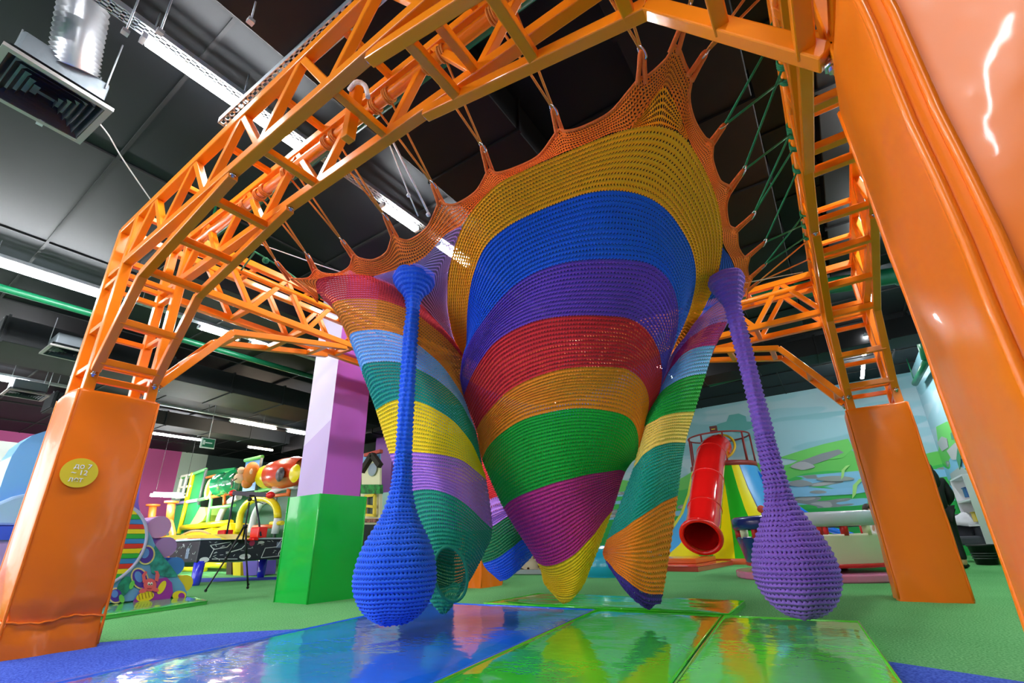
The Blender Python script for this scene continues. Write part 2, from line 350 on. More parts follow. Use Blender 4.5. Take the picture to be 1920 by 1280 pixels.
def pipe(pts, r, label, m=GP, name='sprinkler_pipe', cat='pipe'):
    b = MB(); b.tube(pts, r, m, 14)
    for p in pts[1:-1]: b.ball(p, r * 1.25, m, 10)
    o = b.build(name); tag(o, label, cat)
    for p in (pts[0], pts[-1]):
        p = Vector(p)
        if p.z < CEIL - .1: b = MB(); b.tube([p, (p.x, p.y, CEIL)], .012, m, 6); h = b.build('pipe_hanger'); h.parent = o
    return o
pipe([(-3.2, -1.87, 4.0), (1.8, -1.87, 4.0)], .06, 'dark green pipe seen through the near orange truss')
pipe([(-2.2, -3.9, 4.3), (-1.0, -3.75, 4.3)], .07, 'green pipe stub in the top left corner')
pipe([(-7.2, -5, 4.25), (-7.1, 5.5, 4.25)], .055, 'green pipe alongside the linear lights at left')
pipe([Z(1300, 575, 4.2), Z(1690, 515, 4.2), Z(1760, 505, 4.2)], .13, 'wide green pipe passing behind the right corner truss')
pipe([(4.3, 8.3, 4.5), (4.3, 8.45, 3.9)], .1, 'short vertical green pipe drop near the mural corner')
pipe([(4.3, 8.45, 3.9), (4.3, 10.6, 3.95)], .07, 'green pipe elbow run along the mural wall top')
pipe([Z(1330, 722, 4.35), Z(1580, 660, 4.35)], .05, 'thin green pipe above the mural wall')
DUCT = mat('black duct', (15, 15, 16), rough=.6, spec=.25, mottling=.3, bscale=2.5, bump=.08); DUCT2 = mat('dark grey duct', (30, 33, 35), rough=.6, spec=.3, mottling=.25, bscale=1.5)
def duct(c, d, label, m=DUCT, rz=0.):
    t = thing('air_duct', label, 'air duct', (c[0], c[1], c[2])); b = MB(); b.box(c, d, m, rz); under(t, b.build('duct_body', bevel=.01)); L = max(d[0], d[1]); ax = 0 if d[0] > d[1] else 1
    for i in range(int(L / 1.2) + 1):
        o = -L / 2 + .05 + i * 1.2; cc = list(c); dx, dy = (o, 0) if ax == 0 else (0, o)
        cc[0] += dx * math.cos(rz) - dy * math.sin(rz); cc[1] += dx * math.sin(rz) + dy * math.cos(rz); dd = list(d); dd[ax] = .035; dd[1 - ax] += .05; dd[2] += .05; b = MB(); b.box(cc, dd, m, rz); under(t, b.build('flange')); b = MB(); b.tube([(cc[0], cc[1], c[2]), (cc[0], cc[1], CEIL)], .01, GALV, 5); under(t, b.build('hanger'))
    return t
duct((-.1, .4, 4.33), (1.1, 7.5, .36), 'large black air duct above the middle of the net')
duct((1.9, 1.2, 4.4), (.8, 9.5, .3), 'black air duct above the right half of the net')
duct((3.55, 1.2, 4.46), (1.5, 6.4, .24), 'added flat black cover hiding the lit ceiling above the right truss lights')  # made-up duct, added so the lit ceiling here stays black
duct((-4.9, 2.6, 4.3), (.9, 9, .4), 'dark duct between the left truss and the net', DUCT)
duct((-9.4, 1.4, 4.2), (1.3, 8, .45), 'wide grey duct behind the left orange post', DUCT2)
duct((-14.0, 2.6, 4.3), (.8, 7, .4), 'dark duct above the far play frame', DUCT2)
duct((-10.5, 5.6, 4.1), (7, .6, .5), 'dark cross duct above the green tube', DUCT)
duct((1.5, 7.6, 4.3), (5.4, .7, .4), 'dark cross duct in front of the mural wall', DUCT)
def diffuser(c, s, label, hose=False, rz=0.):
    c = Vector(c); t = thing('air_diffuser', label, 'air diffuser', c); b = MB(); FR = mat('diffuser frame', (150, 146, 142), rough=.4, metal=.4); IN = mat('diffuser vane', (44, 48, 54), rough=.45, metal=.3)
    def sq(h, z): return [c + Vector((x * h * math.cos(rz) - y * h * math.sin(rz), x * h * math.sin(rz) + y * h * math.cos(rz), z)) for x, y in ((-1, -1), (1, -1), (1, 1), (-1, 1))]
    o, i_ = sq(s / 2, 0), sq(s / 2 - .04, 0); o2 = sq(s / 2, .03)
    for k in range(4): j = (k + 1) % 4; b.poly([o[k], o[j], i_[j], i_[k]], FR); b.poly([o[k], o[j], o2[j], o2[k]], FR)
    under(t, b.build('frame')); b = MB()
    for r in range(6):
        h1 = (s / 2 - .045) * (1 - r / 6.3); a1, a2 = sq(h1, 0.004), sq(h1 * .86, .055)
        for k in range(4): j = (k + 1) % 4; b.poly([a1[k], a1[j], a2[j], a2[k]], IN)
    a1 = sq(s / 2 - .03, .075); b.poly(a1, mat('diffuser back', (18, 22, 26))); under(t, b.build('vanes', recalc=False)); b = MB(); b.box(c + Vector((0, 0, .17)), (s * .82, s * .82, .2), mat('plenum foil', (120, 128, 134), rough=.45, metal=.5, bump=.3, bscale=14), rz); under(t, b.build('plenum_box', bevel=.02))
    for dx, dy in ((-.4, -.4), (.4, .4), (-.4, .4)): b = MB(); b.tube([c + Vector((dx * s, dy * s, .2)), (c.x + dx * s, c.y + dy * s, CEIL)], .006, GALV, 5); under(t, b.build('hanger'))
    return t
DC = Vector((-2.24, -3.42, 3.9)); diffuser(DC, .62, 'square ceiling air diffuser at the top left corner', rz=math.radians(4))
b = MB(); pts = []; K = 38
for i in range(K): t = i / (K - 1); pts.append((-2.06 + .26 * t, -3.36 - .12 * t, 4.16 + .40 * t + .25 * t * t))
b.tube(pts, [.128 if i % 2 else .152 for i in range(K)], mat('foil hose', (226, 228, 232), rough=.28, metal=.85), 20); tag(b.build('flexible_duct'), 'silver foil flexible hose feeding the top left diffuser', 'air hose')
b = MB(); pts = [Z(187, 232, 3.95), Z(205, 255, 4), Z(225, 290, 4.05), Z(262, 345, 4.1), Z(290, 385, 4.1)]; b.tube(spline([tuple(p) for p in pts], 14), .006, mat('white cable', (215, 215, 215)), 6); tag(b.build('cable'), 'loose white cable hanging from the top left diffuser', 'cable')
diffuser((-8.45, -1.75, 3.9), .65, 'air diffuser just left of the left orange post'); diffuser((-12.0, -1.6, 3.9), .65, 'air diffuser above the blue slide hood at left edge')
b = MB(); p = X(365, 838, -12.0); t = thing('exit_sign', 'small green exit sign hanging from the ceiling', 'exit sign', p); a, c = X(378, 838, -12), X(403, 823, -12)
b.box(((a.x + c.x) / 2, (a.y + c.y) / 2, (a.z + c.z) / 2), (.05, c.y - a.y, .22), mat('exit green', (10, 90, 60), emit=.15)); under(t, b.build('panel')); b = MB(); m_ = Vector(((a.x + c.x) / 2, (a.y + c.y) / 2, (a.z + c.z) / 2))
b.box(m_ + Vector((-.03, 0, 0)), (.05, c.y - a.y + .06, .28), mat('exit frame', (200, 214, 206))); b.tube([m_ + Vector((-.03, 0, .13)), (m_.x - .03, m_.y, CEIL)], .01, GALV, 5); under(t, b.build('frame')); b = MB()
b.box(m_ + Vector((.028, 0, 0)), (.006, (c.y - a.y) * .6, .03), mat('exit white', (220, 240, 230))); b.box(m_ + Vector((.028, -.12, 0)), (.006, .05, .12), mat('exit white', (220, 240, 230))); under(t, b.build('pictogram'))
for i, (px, py, z0) in enumerate([(235, 60, 4.2), (300, 60, 4.2), (470, 40, 4.2), (75, 230, 4.2)]):
    p = Z(px, py, 3.95); b = MB(); b.tube([p, (p.x, p.y, CEIL)], .006, GALV, 6); b.box((p.x, p.y, 3.95), (.04, .04, .03), GALV); tag(b.build('threaded_rod'), 'thin threaded hanger rod under the upper left ceiling', 'rod', 'threaded ceiling rods upper left')
# ================================================================== THE CLIMBING FRAME
HX, HY = 2.681, 2.425   # half distances of post centres
s2 = .2; BT, BB = 3.45, 2.96
frame = thing('climbing_frame', 'large orange tubular steel truss frame carrying the crocheted net', 'climbing frame', (0, 0, 0))
def part(b, name, par, bevel=0.): o = b.build(name, bevel=bevel); o.parent = par; return o
BEV = .006
for sx, sy in ((-1, -1), (1, -1), (-1, 1), (1, 1)):
    cx, cy = sx * HX, sy * HY; first = True; post = None; b = MB()
    b.box((cx, cy, .02), (.5, .5, .02), ORANGE); post = part(b, 'corner_post', frame)
    for ax in (-1, 1):
        for ay in (-1, 1): b = MB(); b.bar((cx + ax * s2, cy + ay * s2, .03), (cx + ax * s2, cy + ay * s2, BT + .02), ORANGE, .07); part(b, 'upright', post, BEV)
    for z in (1.0, 1.9, 2.02, 2.40, 2.84, BB, BT):
        for p, q in (((-1, -1), (1, -1)), ((1, -1), (1, 1)), ((1, 1), (-1, 1)), ((-1, 1), (-1, -1))):
            if z == 1.9 and p != (1, -1): continue
            b = MB(); b.bar((cx + p[0] * s2, cy + p[1] * s2, z), (cx + q[0] * s2, cy + q[1] * s2, z), ORANGE, .045); part(b, 'rung', post, BEV)
def beam(axis, side):
    """box truss along x or y; side = -1/1 picks which"""
    if axis == 'x': P = lambda t, o, z: Vector((t, side * HY + o, z)); half = HX - s2
    else: P = lambda t, o, z: Vector((side * HX + o, t, z)); half = HY - s2
    b = MB(); b.bar(P(-half - .4, -s2 * 1, BT), P(half + .4, -s2, BT), ORANGE, .068); top = part(b, 'roof_beam', frame, BEV)
    inner = -side * s2
    for o, z in ((s2, BT), (-s2, BB), (s2, BB)): b = MB(); b.bar(P(-half, o, z), P(half, o, z), ORANGE, .068); part(b, 'chord', top, BEV)
    n = 14; w = 2 * half / n
    for o in (-s2, s2):
        for i in range(n):
            z0, z1 = (BB, BT) if i % 2 == 0 else (BT, BB); b = MB(); b.bar(P(-half + i * w, o, z0), P(-half + (i + 1) * w, o, z1), ORANGE, .05); part(b, 'brace', top, BEV)
    for i in range(0, n + 1, 2):
        b = MB(); b.bar(P(-half + i * w, -s2, BB), P(-half + i * w, s2, BB), ORANGE, .05); part(b, 'cross_piece', top, BEV)
        b = MB(); b.bar(P(-half + i * w, -s2, BT), P(-half + i * w, s2, BT), ORANGE, .042); part(b, 'cross_piece', top, BEV)
    # rope pipe on the inner side
    b = MB(); b.tube([P(-half, inner - (-side) * .0, 3.33), P(half, inner, 3.33)], .036, ORANGE, 14); pp = part(b, 'rope_pipe', frame)
    if axis == 'x' and side < 0: b = MB(); b.bar(Y(671, 158, -2.43), Y(652, 262, -2.43), ORANGE, .06); part(b, 'stub_bar', top, BEV)
    # polygonal arch ladder
    e0, e1, e2 = half + .02, half - .52, half - 1.80
    prof = [(-e0 + .06, 1.96), (-e1, 2.64), (-e2, 2.92)]; lad = None
    for sg in (1, -1):
        pr = [(t * sg, z) for t, z in prof]
        for o in (-s2 * .98, s2 * .98):
            b = MB()
            for (t0, z0), (t1, z1) in zip(pr[:-1], pr[1:]): b.bar(P(t0, o, z0), P(t1, o, z1), ORANGE, .062)
            if lad is None or o < 0: lad = part(b, 'arch_ladder', frame, BEV)
            else: part(b, 'rail', lad, BEV)
        for (t0, z0), (t1, z1), ks in ((pr[0], pr[1], (.1, .52)), (pr[1], pr[2], (.06, .42, .8))):
            for k in ks:
                t, z = t0 + (t1 - t0) * k, z0 + (z1 - z0) * k; b = MB(); b.bar(P(t, -s2, z), P(t, s2, z), ORANGE, .055); part(b, 'rung', lad, BEV)
        for o in (-s2, s2):
            for t, z in (pr[0], pr[2]):
                b = MB(); c = P(t, o, z + (.03 if z > 2.5 else 0)); b.tube([c + Vector((0, 0, -.055)), c + Vector((0, 0, .055))], .011, CHROME, 8); b.tube([c + Vector((0, 0, -.04)), c + Vector((0, 0, -.022))], .02, CHROME, 6); b.tube([c + Vector((0, 0, .022)), c + Vector((0, 0, .04))], .02, CHROME, 6)
                bo = part(b, 'bolt', lad); bo['label'] = 'zinc hex bolt'
for ax, sd in (('x', -1), ('x', 1), ('y', -1), ('y', 1)): beam(ax, sd)
# ---- padded sleeves round the posts
def pad(cx, cy, hx, z1, label, folds=True, seam=None):
    t = thing('post_pad', label, 'pad', (cx, cy, 0)); b = MB(); rnd = random.Random(int(cx * 100) + 5); n = 10; nz = 30
    ring = []
    r = .025
    for sx, sy, a0 in ((1, -1, -90), (1, 1, 0), (-1, 1, 90), (-1, -1, 180)):
        for k in range(4): a = math.radians(a0 + k * 30); ring.append((sx * (hx - r) + r * math.cos(a), sy * (hx - r) + r * math.sin(a), 0))
        nx, ny = {(1, -1): (1, 1), (1, 1): (-1, 1), (-1, 1): (-1, -1), (-1, -1): (1, -1)}[(sx, sy)]
        for k in range(1, n):
            f = k / n; ring.append((sx * (hx - r) * (1 - f) + nx * (hx - r) * f + (r if (sx == 1 and nx == 1) else (-r if (sx == -1 and nx == -1) else 0)),
                                    sy * (hx - r) * (1 - f) + ny * (hx - r) * f + (r if (sy == 1 and ny == 1) else (-r if (sy == -1 and ny == -1) else 0)), math.sin(math.pi * f)))
    ph = [rnd.uniform(0, 6) for _ in range(6)]
    zs = [0] + [z1 * k / nz for k in range(1, nz)] + [z1 - .02, z1]
    rows = []
    for iz, z in enumerate(zs):
        k0 = len(b.v)
        for i, (x, y, bl) in enumerate(ring):
            A = i / len(ring) * 6.283
            bulge = bl * (.012 + .006 * math.sin(z * 5 + ph[0]) + .004 * math.sin(9 * z + 5 * A + ph[1]))
            if folds and z < .5: bulge += bl * .012 * math.sin(11 * A + 14 * z + ph[2]) * (1 - z / .5)
            if seam and abs(z - seam - .012 * math.sin(A * 5)) < .04: bulge -= .022
            m_ = math.hypot(x, y); ins = .02 if iz == len(zs) - 1 else 0
            b.v.append(Vector((cx + x * (1 + bulge / m_) * (1 - ins), cy + y * (1 + bulge / m_) * (1 - ins), z)))
        rows.append(k0)
    N_ = len(ring)
    for a, c in zip(rows[:-1], rows[1:]):
        for i in range(N_): j = (i + 1) % N_; b.face((a + i, a + j, c + j, c + i), PADM, None, True)
    b.face([rows[-1] + i for i in range(N_)], PADM); under(t, b.build('padding'))
    for sx in (-1, 1):
        for sy in (-1, 1):
            for e in ((0, .035) if cx > 0 > cy else (0,)):
                b = MB(); c = (cx + sx * (hx - .006) + (e + .0) * (1 if sx < 0 else -1), cy + sy * (hx - .006 + (.008 if e else 0))); b.tube([(c[0] + .002 * math.sin(i * 1.7), c[1], .02 + i * (z1 - .03) / 14) for i in range(15)], .009, PADM, 8); under(t, b.build('corner_welt'))
    if seam:
        b = MB(); k = []
        for i in range(80):
            A = 2 * math.pi * i / 80; x, y = math.cos(A), math.sin(A); m_ = max(abs(x), abs(y)); k.append((cx + x / m_ * (hx - .004), cy + y / m_ * (hx - .004), seam + .012 * math.sin(A * 5) + .004 * math.sin(A * 23)))
        b.tube(k, .007, PADM, 8, closed=True); under(t, b.build('seam'))
    return t
padL = pad(-HX, -HY, .262, 1.8, 'orange vinyl post pad at left with round yellow sticker', seam=.21)
pad(HX, -HY, .252, 1.8, 'huge close orange vinyl post pad filling the right edge'); pad(HX, HY, .262, 1.8, 'orange vinyl post pad at right standing before the mural'); pad(-HX, HY, .262, 1.8, 'orange vinyl post pad at the back, only its foot seen under the net')
# sticker with its three short lines of writing
sx_ = -HX + .262 + .022; c = X(149, 886, sx_); b = MB(); k = [(sx_, c.y + .105 * math.cos(t), c.z + .105 * math.sin(t)) for t in [i * math.pi / 20 for i in range(40)]]
b.slab(k, (-.003, 0, 0), mat('sticker yellow', (240, 214, 40), rough=.4)); st = b.build('sticker'); under(padL, st); st['label'] = 'round yellow age sticker'
def text(s, size, M4, m, name, par):
    cu = bpy.data.curves.new('t', 'FONT'); cu.body = s; cu.size = size; cu.extrude = .0012; cu.align_x = 'CENTER'; cu.align_y = 'CENTER'; o = bpy.data.objects.new('t', cu); COL.objects.link(o)
    bpy.context.view_layer.update(); me = bpy.data.meshes.new_from_object(o.evaluated_get(bpy.context.evaluated_depsgraph_get())); bpy.data.objects.remove(o); me.transform(M4); me.materials.clear(); me.materials.append(m)
    n = bpy.data.objects.new(name, me); COL.objects.link(n)
    if par: under(par, n) if par.type == 'EMPTY' else setattr(n, 'parent', par)
    return n
for s, dz, dy in (('\u0434\u043e 7', .045, .01), ('~ 12', 0, 0), ('\u043b\u0435\u0442', -.05, -.01)):
    Mx = Matrix(((0, 0, 1, sx_ + .002), (1, 0, 0, c.y + dy), (0, 1, 0, c.z + dz), (0, 0, 0, 1))); text(s, .05, Mx, mat('sticker white', (250, 250, 245)), 'lettering', padL)
# ================================================================== THE CROCHETED NET
NC = dict(orange=(255, 122, 30), yel0=(255, 158, 8), blue=(22, 88, 205), purple=(102, 58, 172), red=(208, 36, 46), oran=(232, 132, 20), green=(10, 164, 52),
          mag=(196, 46, 130), yel=(250, 214, 20), lred=(206, 58, 70), lor=(220, 132, 40), lbl=(122, 180, 234), teal=(16, 148, 128), lilac=(178, 120, 214), teal2=(22, 150, 118),
          lyel=(242, 204, 92), ind=(58, 36, 134), dgreen=(10, 110, 60), pblue=(34, 96, 222), pviol=(136, 94, 200), lilac_lit=(206, 168, 232))
def cm_(n, hole=.19): return crochet('cord %s %g' % (n, hole), NC[n], hole)
ROW = .030
def loft(name, parent, rings, stripes, rowh=ROW, closed=True, per=6, amp=.0032, cut=None, hole=.19, N=190):
    """rings: list of arrays (n,3). stripes: colour of each gap between rings. Rows of cord run round the rings."""
    R = np.array(rings); K = len(R); mb = MB(); V = []; rowid = [0.]; cols = []
    Q = np.concatenate([2 * R[:1] - R[1:2], R, 2 * R[-1:] - R[-2:-1]]); V.append(R[0])
    for i in range(K - 1):
        dd_ = np.linalg.norm(R[i + 1] - R[i], axis=1); dd_ = dd_[:len(dd_) // 2] if closed else dd_; ln = np.percentile(dd_, 60); nr = max(1, int(round(ln / rowh))); a, b_, c, d = Q[i:i + 4]
        for k in range(1, nr * per + 1):
            t = k / (nr * per); V.append(.5 * ((2 * b_) + (c - a) * t + (2 * a - 5 * b_ + 4 * c - d) * t * t + (3 * b_ - a - 3 * c + d) * t ** 3)); rowid.append(rowid[0] * 0 + (cols and rowid[-1] or rowid[-1]) + 1 / per); cols.append(i)
    V = np.array(V); n = V.shape[1]; H = V.shape[0]
    du = (np.roll(V, -1, 1) - np.roll(V, 1, 1)) if closed else np.gradient(V, axis=1); dv = np.gradient(V, axis=0)
    nm = np.cross(du, dv); ln = np.linalg.norm(nm, axis=2, keepdims=True); ln[ln == 0] = 1; nm /= ln
    ph = np.array(rowid)[:, None]; th = np.arange(n)[None, :] * 2 * np.pi / n
    wob = .004 * np.sin(3 * th + ph * .11) + .003 * np.sin(7 * th - ph * .17)
    V = V + nm * (amp * (-np.cos(2 * np.pi * ph)) + wob)[:, :, None]
    seg = np.linalg.norm(np.roll(V, -1, 1) - V, axis=2)
    mb.v = [Vector(p) for p in V.reshape(-1, 3)]; ms = [m if not isinstance(m, str) else cm_(m, hole) for m in stripes]
    for i in range(H - 1):
        s_ = cols[i]; m = ms[s_]
        avg = seg[(i // per) * per].mean(); u0 = 0
        for j in range(n if closed else n - 1):
            j2 = (j + 1) % n; u1 = (j + 1) * avg
            if cut and cut(V[i, j]): continue
            mb.face((i * n + j, i * n + j2, (i + 1) * n + j2, (i + 1) * n + j), m, ((j * avg, rowid[i]), (u1, rowid[i]), (u1, rowid[i + 1]), (j * avg, rowid[i + 1])), True)
    o = mb.build(name, recalc=False); 
    if parent is not None: under(parent, o)
    return o
def arcpts(px, depth, n=96, mode='D', back=.8, bz=0.):
    """front arc measured along the photo, closed round the far side by the mirrored half"""
    dl, dn, dr = depth; s = spline([(a, b_, 0) for a, b_ in px], n); P = []
    for i, (a, b_, _) in enumerate(s):
        t = i / (n - 1); v = dl + (dr - dl) * t; m = (dl + dr) / 2; k = math.sin(math.pi * t); v += (dn - m) * k ** .9
        P.append(np.array(Dd(a, b_, v) if mode == 'D' else Z(a, b_, v)))
    P = np.array(P); c = (P[0] + P[-1]) / 2; bk = []
    nb = n - 2
    for i in range(1, nb + 1):
        t = i / (nb + 1); q = P[-1] + (P[0] - P[-1]) * t; f = P[int(round((1 - t) * (n - 1)))]; base = P[0] + (P[-1] - P[0]) * (1 - t)
        dev = f - base; q = base - dev * back + np.array([0, 0, bz * math.sin(math.pi * t)]); bk.append(q)
    return np.vstack([P, np.array(bk)])
net = thing('crocheted_net', 'huge rainbow crocheted play net hanging in funnels from the orange frame', 'climbing net', (.1, 0, .12))
C1 = [(872, 684), (846, 620), (838, 550), (850, 470), (880, 402), (930, 347), (985, 318), (1060, 285), (1130, 256), (1190, 238), (1240, 236), (1282, 256), (1312, 300), (1336, 350), (1350, 400), (1355, 460), (1342, 530), (1312, 592), (1276, 645)]
C2 = [(868, 706), (874, 640), (876, 580), (886, 520), (910, 462), (950, 425), (1000, 399), (1060, 375), (1110, 360), (1160, 357), (1210, 368), (1250, 394), (1281, 435), (1299, 475), (1304, 520), (1295, 570), (1280, 612), (1262, 650)]
C3 = [(862, 706), (868, 672), (885, 635), (905, 603), (935, 563), (970, 530), (1010, 507), (1060, 492), (1120, 486), (1180, 487), (1220, 495), (1250, 519), (1268, 558), (1271, 600), (1262, 645), (1247, 690)]
C4 = [(870, 742), (885, 704), (905, 670), (930, 640), (970, 615), (1020, 598), (1080, 591), (1140, 592), (1180, 597), (1210, 616), (1232, 650), (1241, 690), (1240, 720), (1234, 745)]
C5 = [(894, 806), (905, 785), (925, 760), (950, 735), (990, 712), (1040, 695), (1090, 687), (1140, 687), (1175, 692), (1200, 709), (1214, 735), (1216, 765), (1208, 795)]
C6 = [(903, 862), (915, 838), (940, 812), (980, 787), (1030, 772), (1080, 765), (1130, 768), (1170, 778), (1190, 796), (1197, 825), (1192, 856)]
C7 = [(944, 952), (958, 938), (990, 922), (1040, 905), (1090, 892), (1130, 884), (1160, 880), (1173, 884)]
C8 = [(1007, 1054), (1025, 1060), (1050, 1055), (1075, 1040), (1100, 1015), (1125, 985), (1149, 956)]
C9 = [(1022, 1096), (1036, 1110), (1056, 1117), (1076, 1112), (1094, 1096), (1104, 1072)]
rc = [arcpts(C1, (2.35, 2.74, 2.35), mode='Z', back=.45, bz=-.1), arcpts(C2, (2.2, 2.62, 2.25), mode='Z', back=.45), arcpts(C3, (3.85, 2.7, 3.7), back=.55), arcpts(C4, (3.95, 3.0, 3.85), back=.7),
      arcpts(C5, (4.05, 3.28, 3.95), back=.8), arcpts(C6, (4.15, 3.55, 4.0), back=.9), arcpts(C7, (4.28, 3.85, 4.15), back=1.2), arcpts(C8, (4.38, 4.12, 4.3), back=1.2), arcpts(C9, (4.38, 4.24, 4.36), back=1)]
def tip(px, d, ring, f=.12): p = np.array(Dd(*px, d)); return p + (ring - ring.mean(0)) * f
rc.append(tip((1058, 1126), 4.33, rc[-1])); rc.append(tip((1058, 1128), 4.33, rc[-1], .02))
loft('funnel', net, rc, [cm_('yel0', .2), cm_('blue', .17), cm_('purple', .17)] + [cm_(c, .13) for c in ('red', 'oran', 'green', 'mag', 'yel', 'yel', 'yel')])
L0 = [(596, 552), (591, 534), (602, 520), (640, 516), (680, 515), (710, 522), (745, 540), (780, 562), (815, 598), (853, 640), (870, 668)]
L1 = [(626, 582), (624, 568), (650, 560), (690, 560), (730, 567), (770, 583), (800, 603), (830, 628), (868, 672)]
L2 = [(656, 642), (660, 624), (700, 617), (735, 622), (765, 634), (800, 658), (840, 700), (875, 758)]
L3 = [(679, 700), (684, 682), (725, 677), (760, 682), (790, 695), (830, 720), (865, 760), (893, 810)]
L4 = [(706, 768), (728, 754), (750, 748), (775, 750), (810, 763), (850, 790), (880, 826), (906, 874)]
L5 = [(730, 850), (760, 847), (800, 849), (840, 855), (875, 868), (912, 900)]
L6 = [(757, 932), (775, 920), (807, 917), (840, 925), (870, 942), (895, 965), (922, 992)]
L7 = [(776, 1003), (800, 990), (830, 987), (865, 995), (893, 1012), (909, 1034)]
L8 = [(789, 1064), (812, 1050), (845, 1047), (872, 1054), (890, 1074)]
L9 = [(799, 1112), (818, 1110), (850, 1110), (874, 1100)]
rl = [arcpts(L0, (2.72, 2.74, 2.3), mode='Z', back=.6), arcpts(L1, (3.85, 3.45, 4.1), back=.7), arcpts(L2, (3.9, 3.52, 4.12), back=.8), arcpts(L3, (3.95, 3.58, 4.15), back=.9), arcpts(L4, (4.0, 3.64, 4.18), back=1),
      arcpts(L5, (4.02, 3.68, 4.2), back=1), arcpts(L6, (4.04, 3.72, 4.22), back=1), arcpts(L7, (4.02, 3.8, 4.15), back=1.2), arcpts(L8, (4.02, 3.86, 4.12), back=1.4), arcpts(L9, (4.02, 3.92, 4.08), back=1.6)]
rl.append(tip((833, 1145), 3.97, rl[-1], .25)); rl.append(tip((833, 1148), 3.98, rl[-1], .02))
oc = Dd(845, 1075, 3.82); ea, eb = Dd(874, 1066, 3.82) - oc, Dd(850, 1021, 3.82) - oc; en = ea.cross(eb).normalized()
def doorcut(p):
    d = Vector(p) - oc; A = ea.length; B_ = eb.length; ee = eb - ea.normalized() * eb.dot(ea.normalized()); x = d.dot(ea.normalized()); y = d.dot(ee.normalized())
    return abs(d.dot(en)) < .16 and (x / A) ** 2 + (y / ee.length) ** 2 < 1.0
loft('funnel', net, rl, ['lred', 'lor', 'lbl', 'teal', 'yel', 'lilac', 'teal2', 'teal2', 'teal2', 'teal2', 'teal2'], cut=doorcut)
b = MB(); ee = eb - ea.normalized() * eb.dot(ea.normalized()); k = [oc + ea * math.cos(t) * 1.0 + ee * math.sin(t) * 1.0 + en * (.012) for t in [2 * math.pi * i / 60 for i in range(60)]]
k = [p + (CAMP - p).normalized() * .01 for p in k]; b.tube(k, .011, mat('teal cord', NC['teal2'], rough=.8, bump=.4, bscale=90), 8, closed=True); o = b.build('doorway_rim'); under(net, o)
R0 = [(1243, 698), (1262, 660), (1285, 630), (1312, 596), (1340, 569), (1366, 552), (1386, 543), (1400, 540)]
R1 = [(1244, 712), (1262, 675), (1285, 643), (1310, 622), (1335, 608), (1363, 602)]
R2 = [(1232, 750), (1250, 708), (1270, 675), (1290, 658), (1312, 650), (1340, 647)]
R3 = [(1212, 775), (1232, 745), (1255, 722), (1280, 709), (1300, 703), (1323, 700)]
R4 = [(1198, 815), (1215, 796), (1240, 781), (1270, 773), (1303, 771)]
R5 = [(1188, 880), (1202, 858), (1220, 842), (1245, 832), (1265, 829), (1287, 830)]
R6 = [(1136, 1012), (1158, 998), (1185, 980), (1210, 962), (1240, 943), (1270, 928)]
R7 = [(1133, 1046), (1150, 1064), (1173, 1086), (1207, 1110), (1243, 1114)]
R8 = [(1170, 1100), (1182, 1116), (1200, 1128), (1218, 1132), (1235, 1126)]
rr = [arcpts(R0, (4.3, 4.0, 4.3), back=.7), arcpts(R1, (4.2, 3.9, 4.2), back=.8), arcpts(R2, (4.12, 3.8, 4.1), back=.9), arcpts(R3, (4.05, 3.75, 4.05), back=1), arcpts(R4, (4.0, 3.7, 4.0), back=1), arcpts(R5, (3.98, 3.66, 3.95), back=1.1),
      arcpts(R6, (3.98, 3.64, 3.9), back=1.2), arcpts(R7, (3.98, 3.68, 3.88), back=1.3), arcpts(R8, (3.92, 3.78, 3.86), back=1.3)]
rr.append(tip((1213, 1137), 3.84, rr[-1], .2)); rr.append(tip((1213, 1139), 3.84, rr[-1], .02))
loft('funnel', net, rr, ['lilac', 'mag', 'lbl', 'green', 'lyel', 'teal', 'oran', 'ind', 'ind', 'ind'])
B0 = [(880, 760), (930, 730), (1000, 720), (1070, 740), (1110, 770)]
B1 = [(888, 960), (920, 935), (965, 925), (1010, 925), (1050, 940)]
B2 = [(896, 1000), (925, 985), (965, 962), (1000, 960), (1045, 965)]
B3 = [(904, 1056), (930, 1047), (958, 1028), (985, 1008), (1030, 1000)]
B4 = [(928, 1082), (940, 1084), (956, 1078), (975, 1064), (990, 1050)]
rb = [arcpts(B0, (5.9, 5.3, 5.9), back=.9), arcpts(B1, (5.3, 5.0, 5.3), back=1), arcpts(B2, (5.2, 4.95, 5.2), back=1), arcpts(B3, (5.1, 4.9, 5.1), back=1), arcpts(B4, (5.05, 4.95, 5.05), back=1)]; rb.append(tip((942, 1087), 5.0, rb[-1], .1))
loft('funnel', net, rb, ['red', 'lilac', 'dgreen', 'blue', 'blue'])
# --- open sheets between the funnels and the rim
def sheet(name, A, B_, col, n=90, hole=.36, rowh=.026, steps=(0, 1), parent=None, flip=False, amp=.003):
    """A, B_: lists of (px, py, z); cord rows run along the curves"""
    a = np.array([np.array(Z(*p)) for p in spline(A, n)]); c = np.array([np.array(Z(*p)) for p in spline(B_, n)])
    rings = [a * (1 - t) + c * t for t in np.linspace(0, 1, 3)]; return loft(name, parent or net, rings, [cm_(col, hole)] * 2, rowh, closed=False, per=3, amp=amp)
sheet('saddle_sheet', [(700, 519, 2.73), (745, 540, 2.70), (780, 562, 2.66), (815, 598, 2.58), (853, 640, 2.42), (870, 668, 2.33)],
      [(705, 516, 2.73), (760, 500, 2.73), (800, 478, 2.73), (835, 440, 2.74), (868, 424, 2.74), (852, 465, 2.72), (840, 510, 2.70), (839, 560, 2.66), (848, 620, 2.52), (870, 676, 2.36)], 'lilac_lit', hole=.43, rowh=.026)  # light passing through this sheet is put into its paler lilac
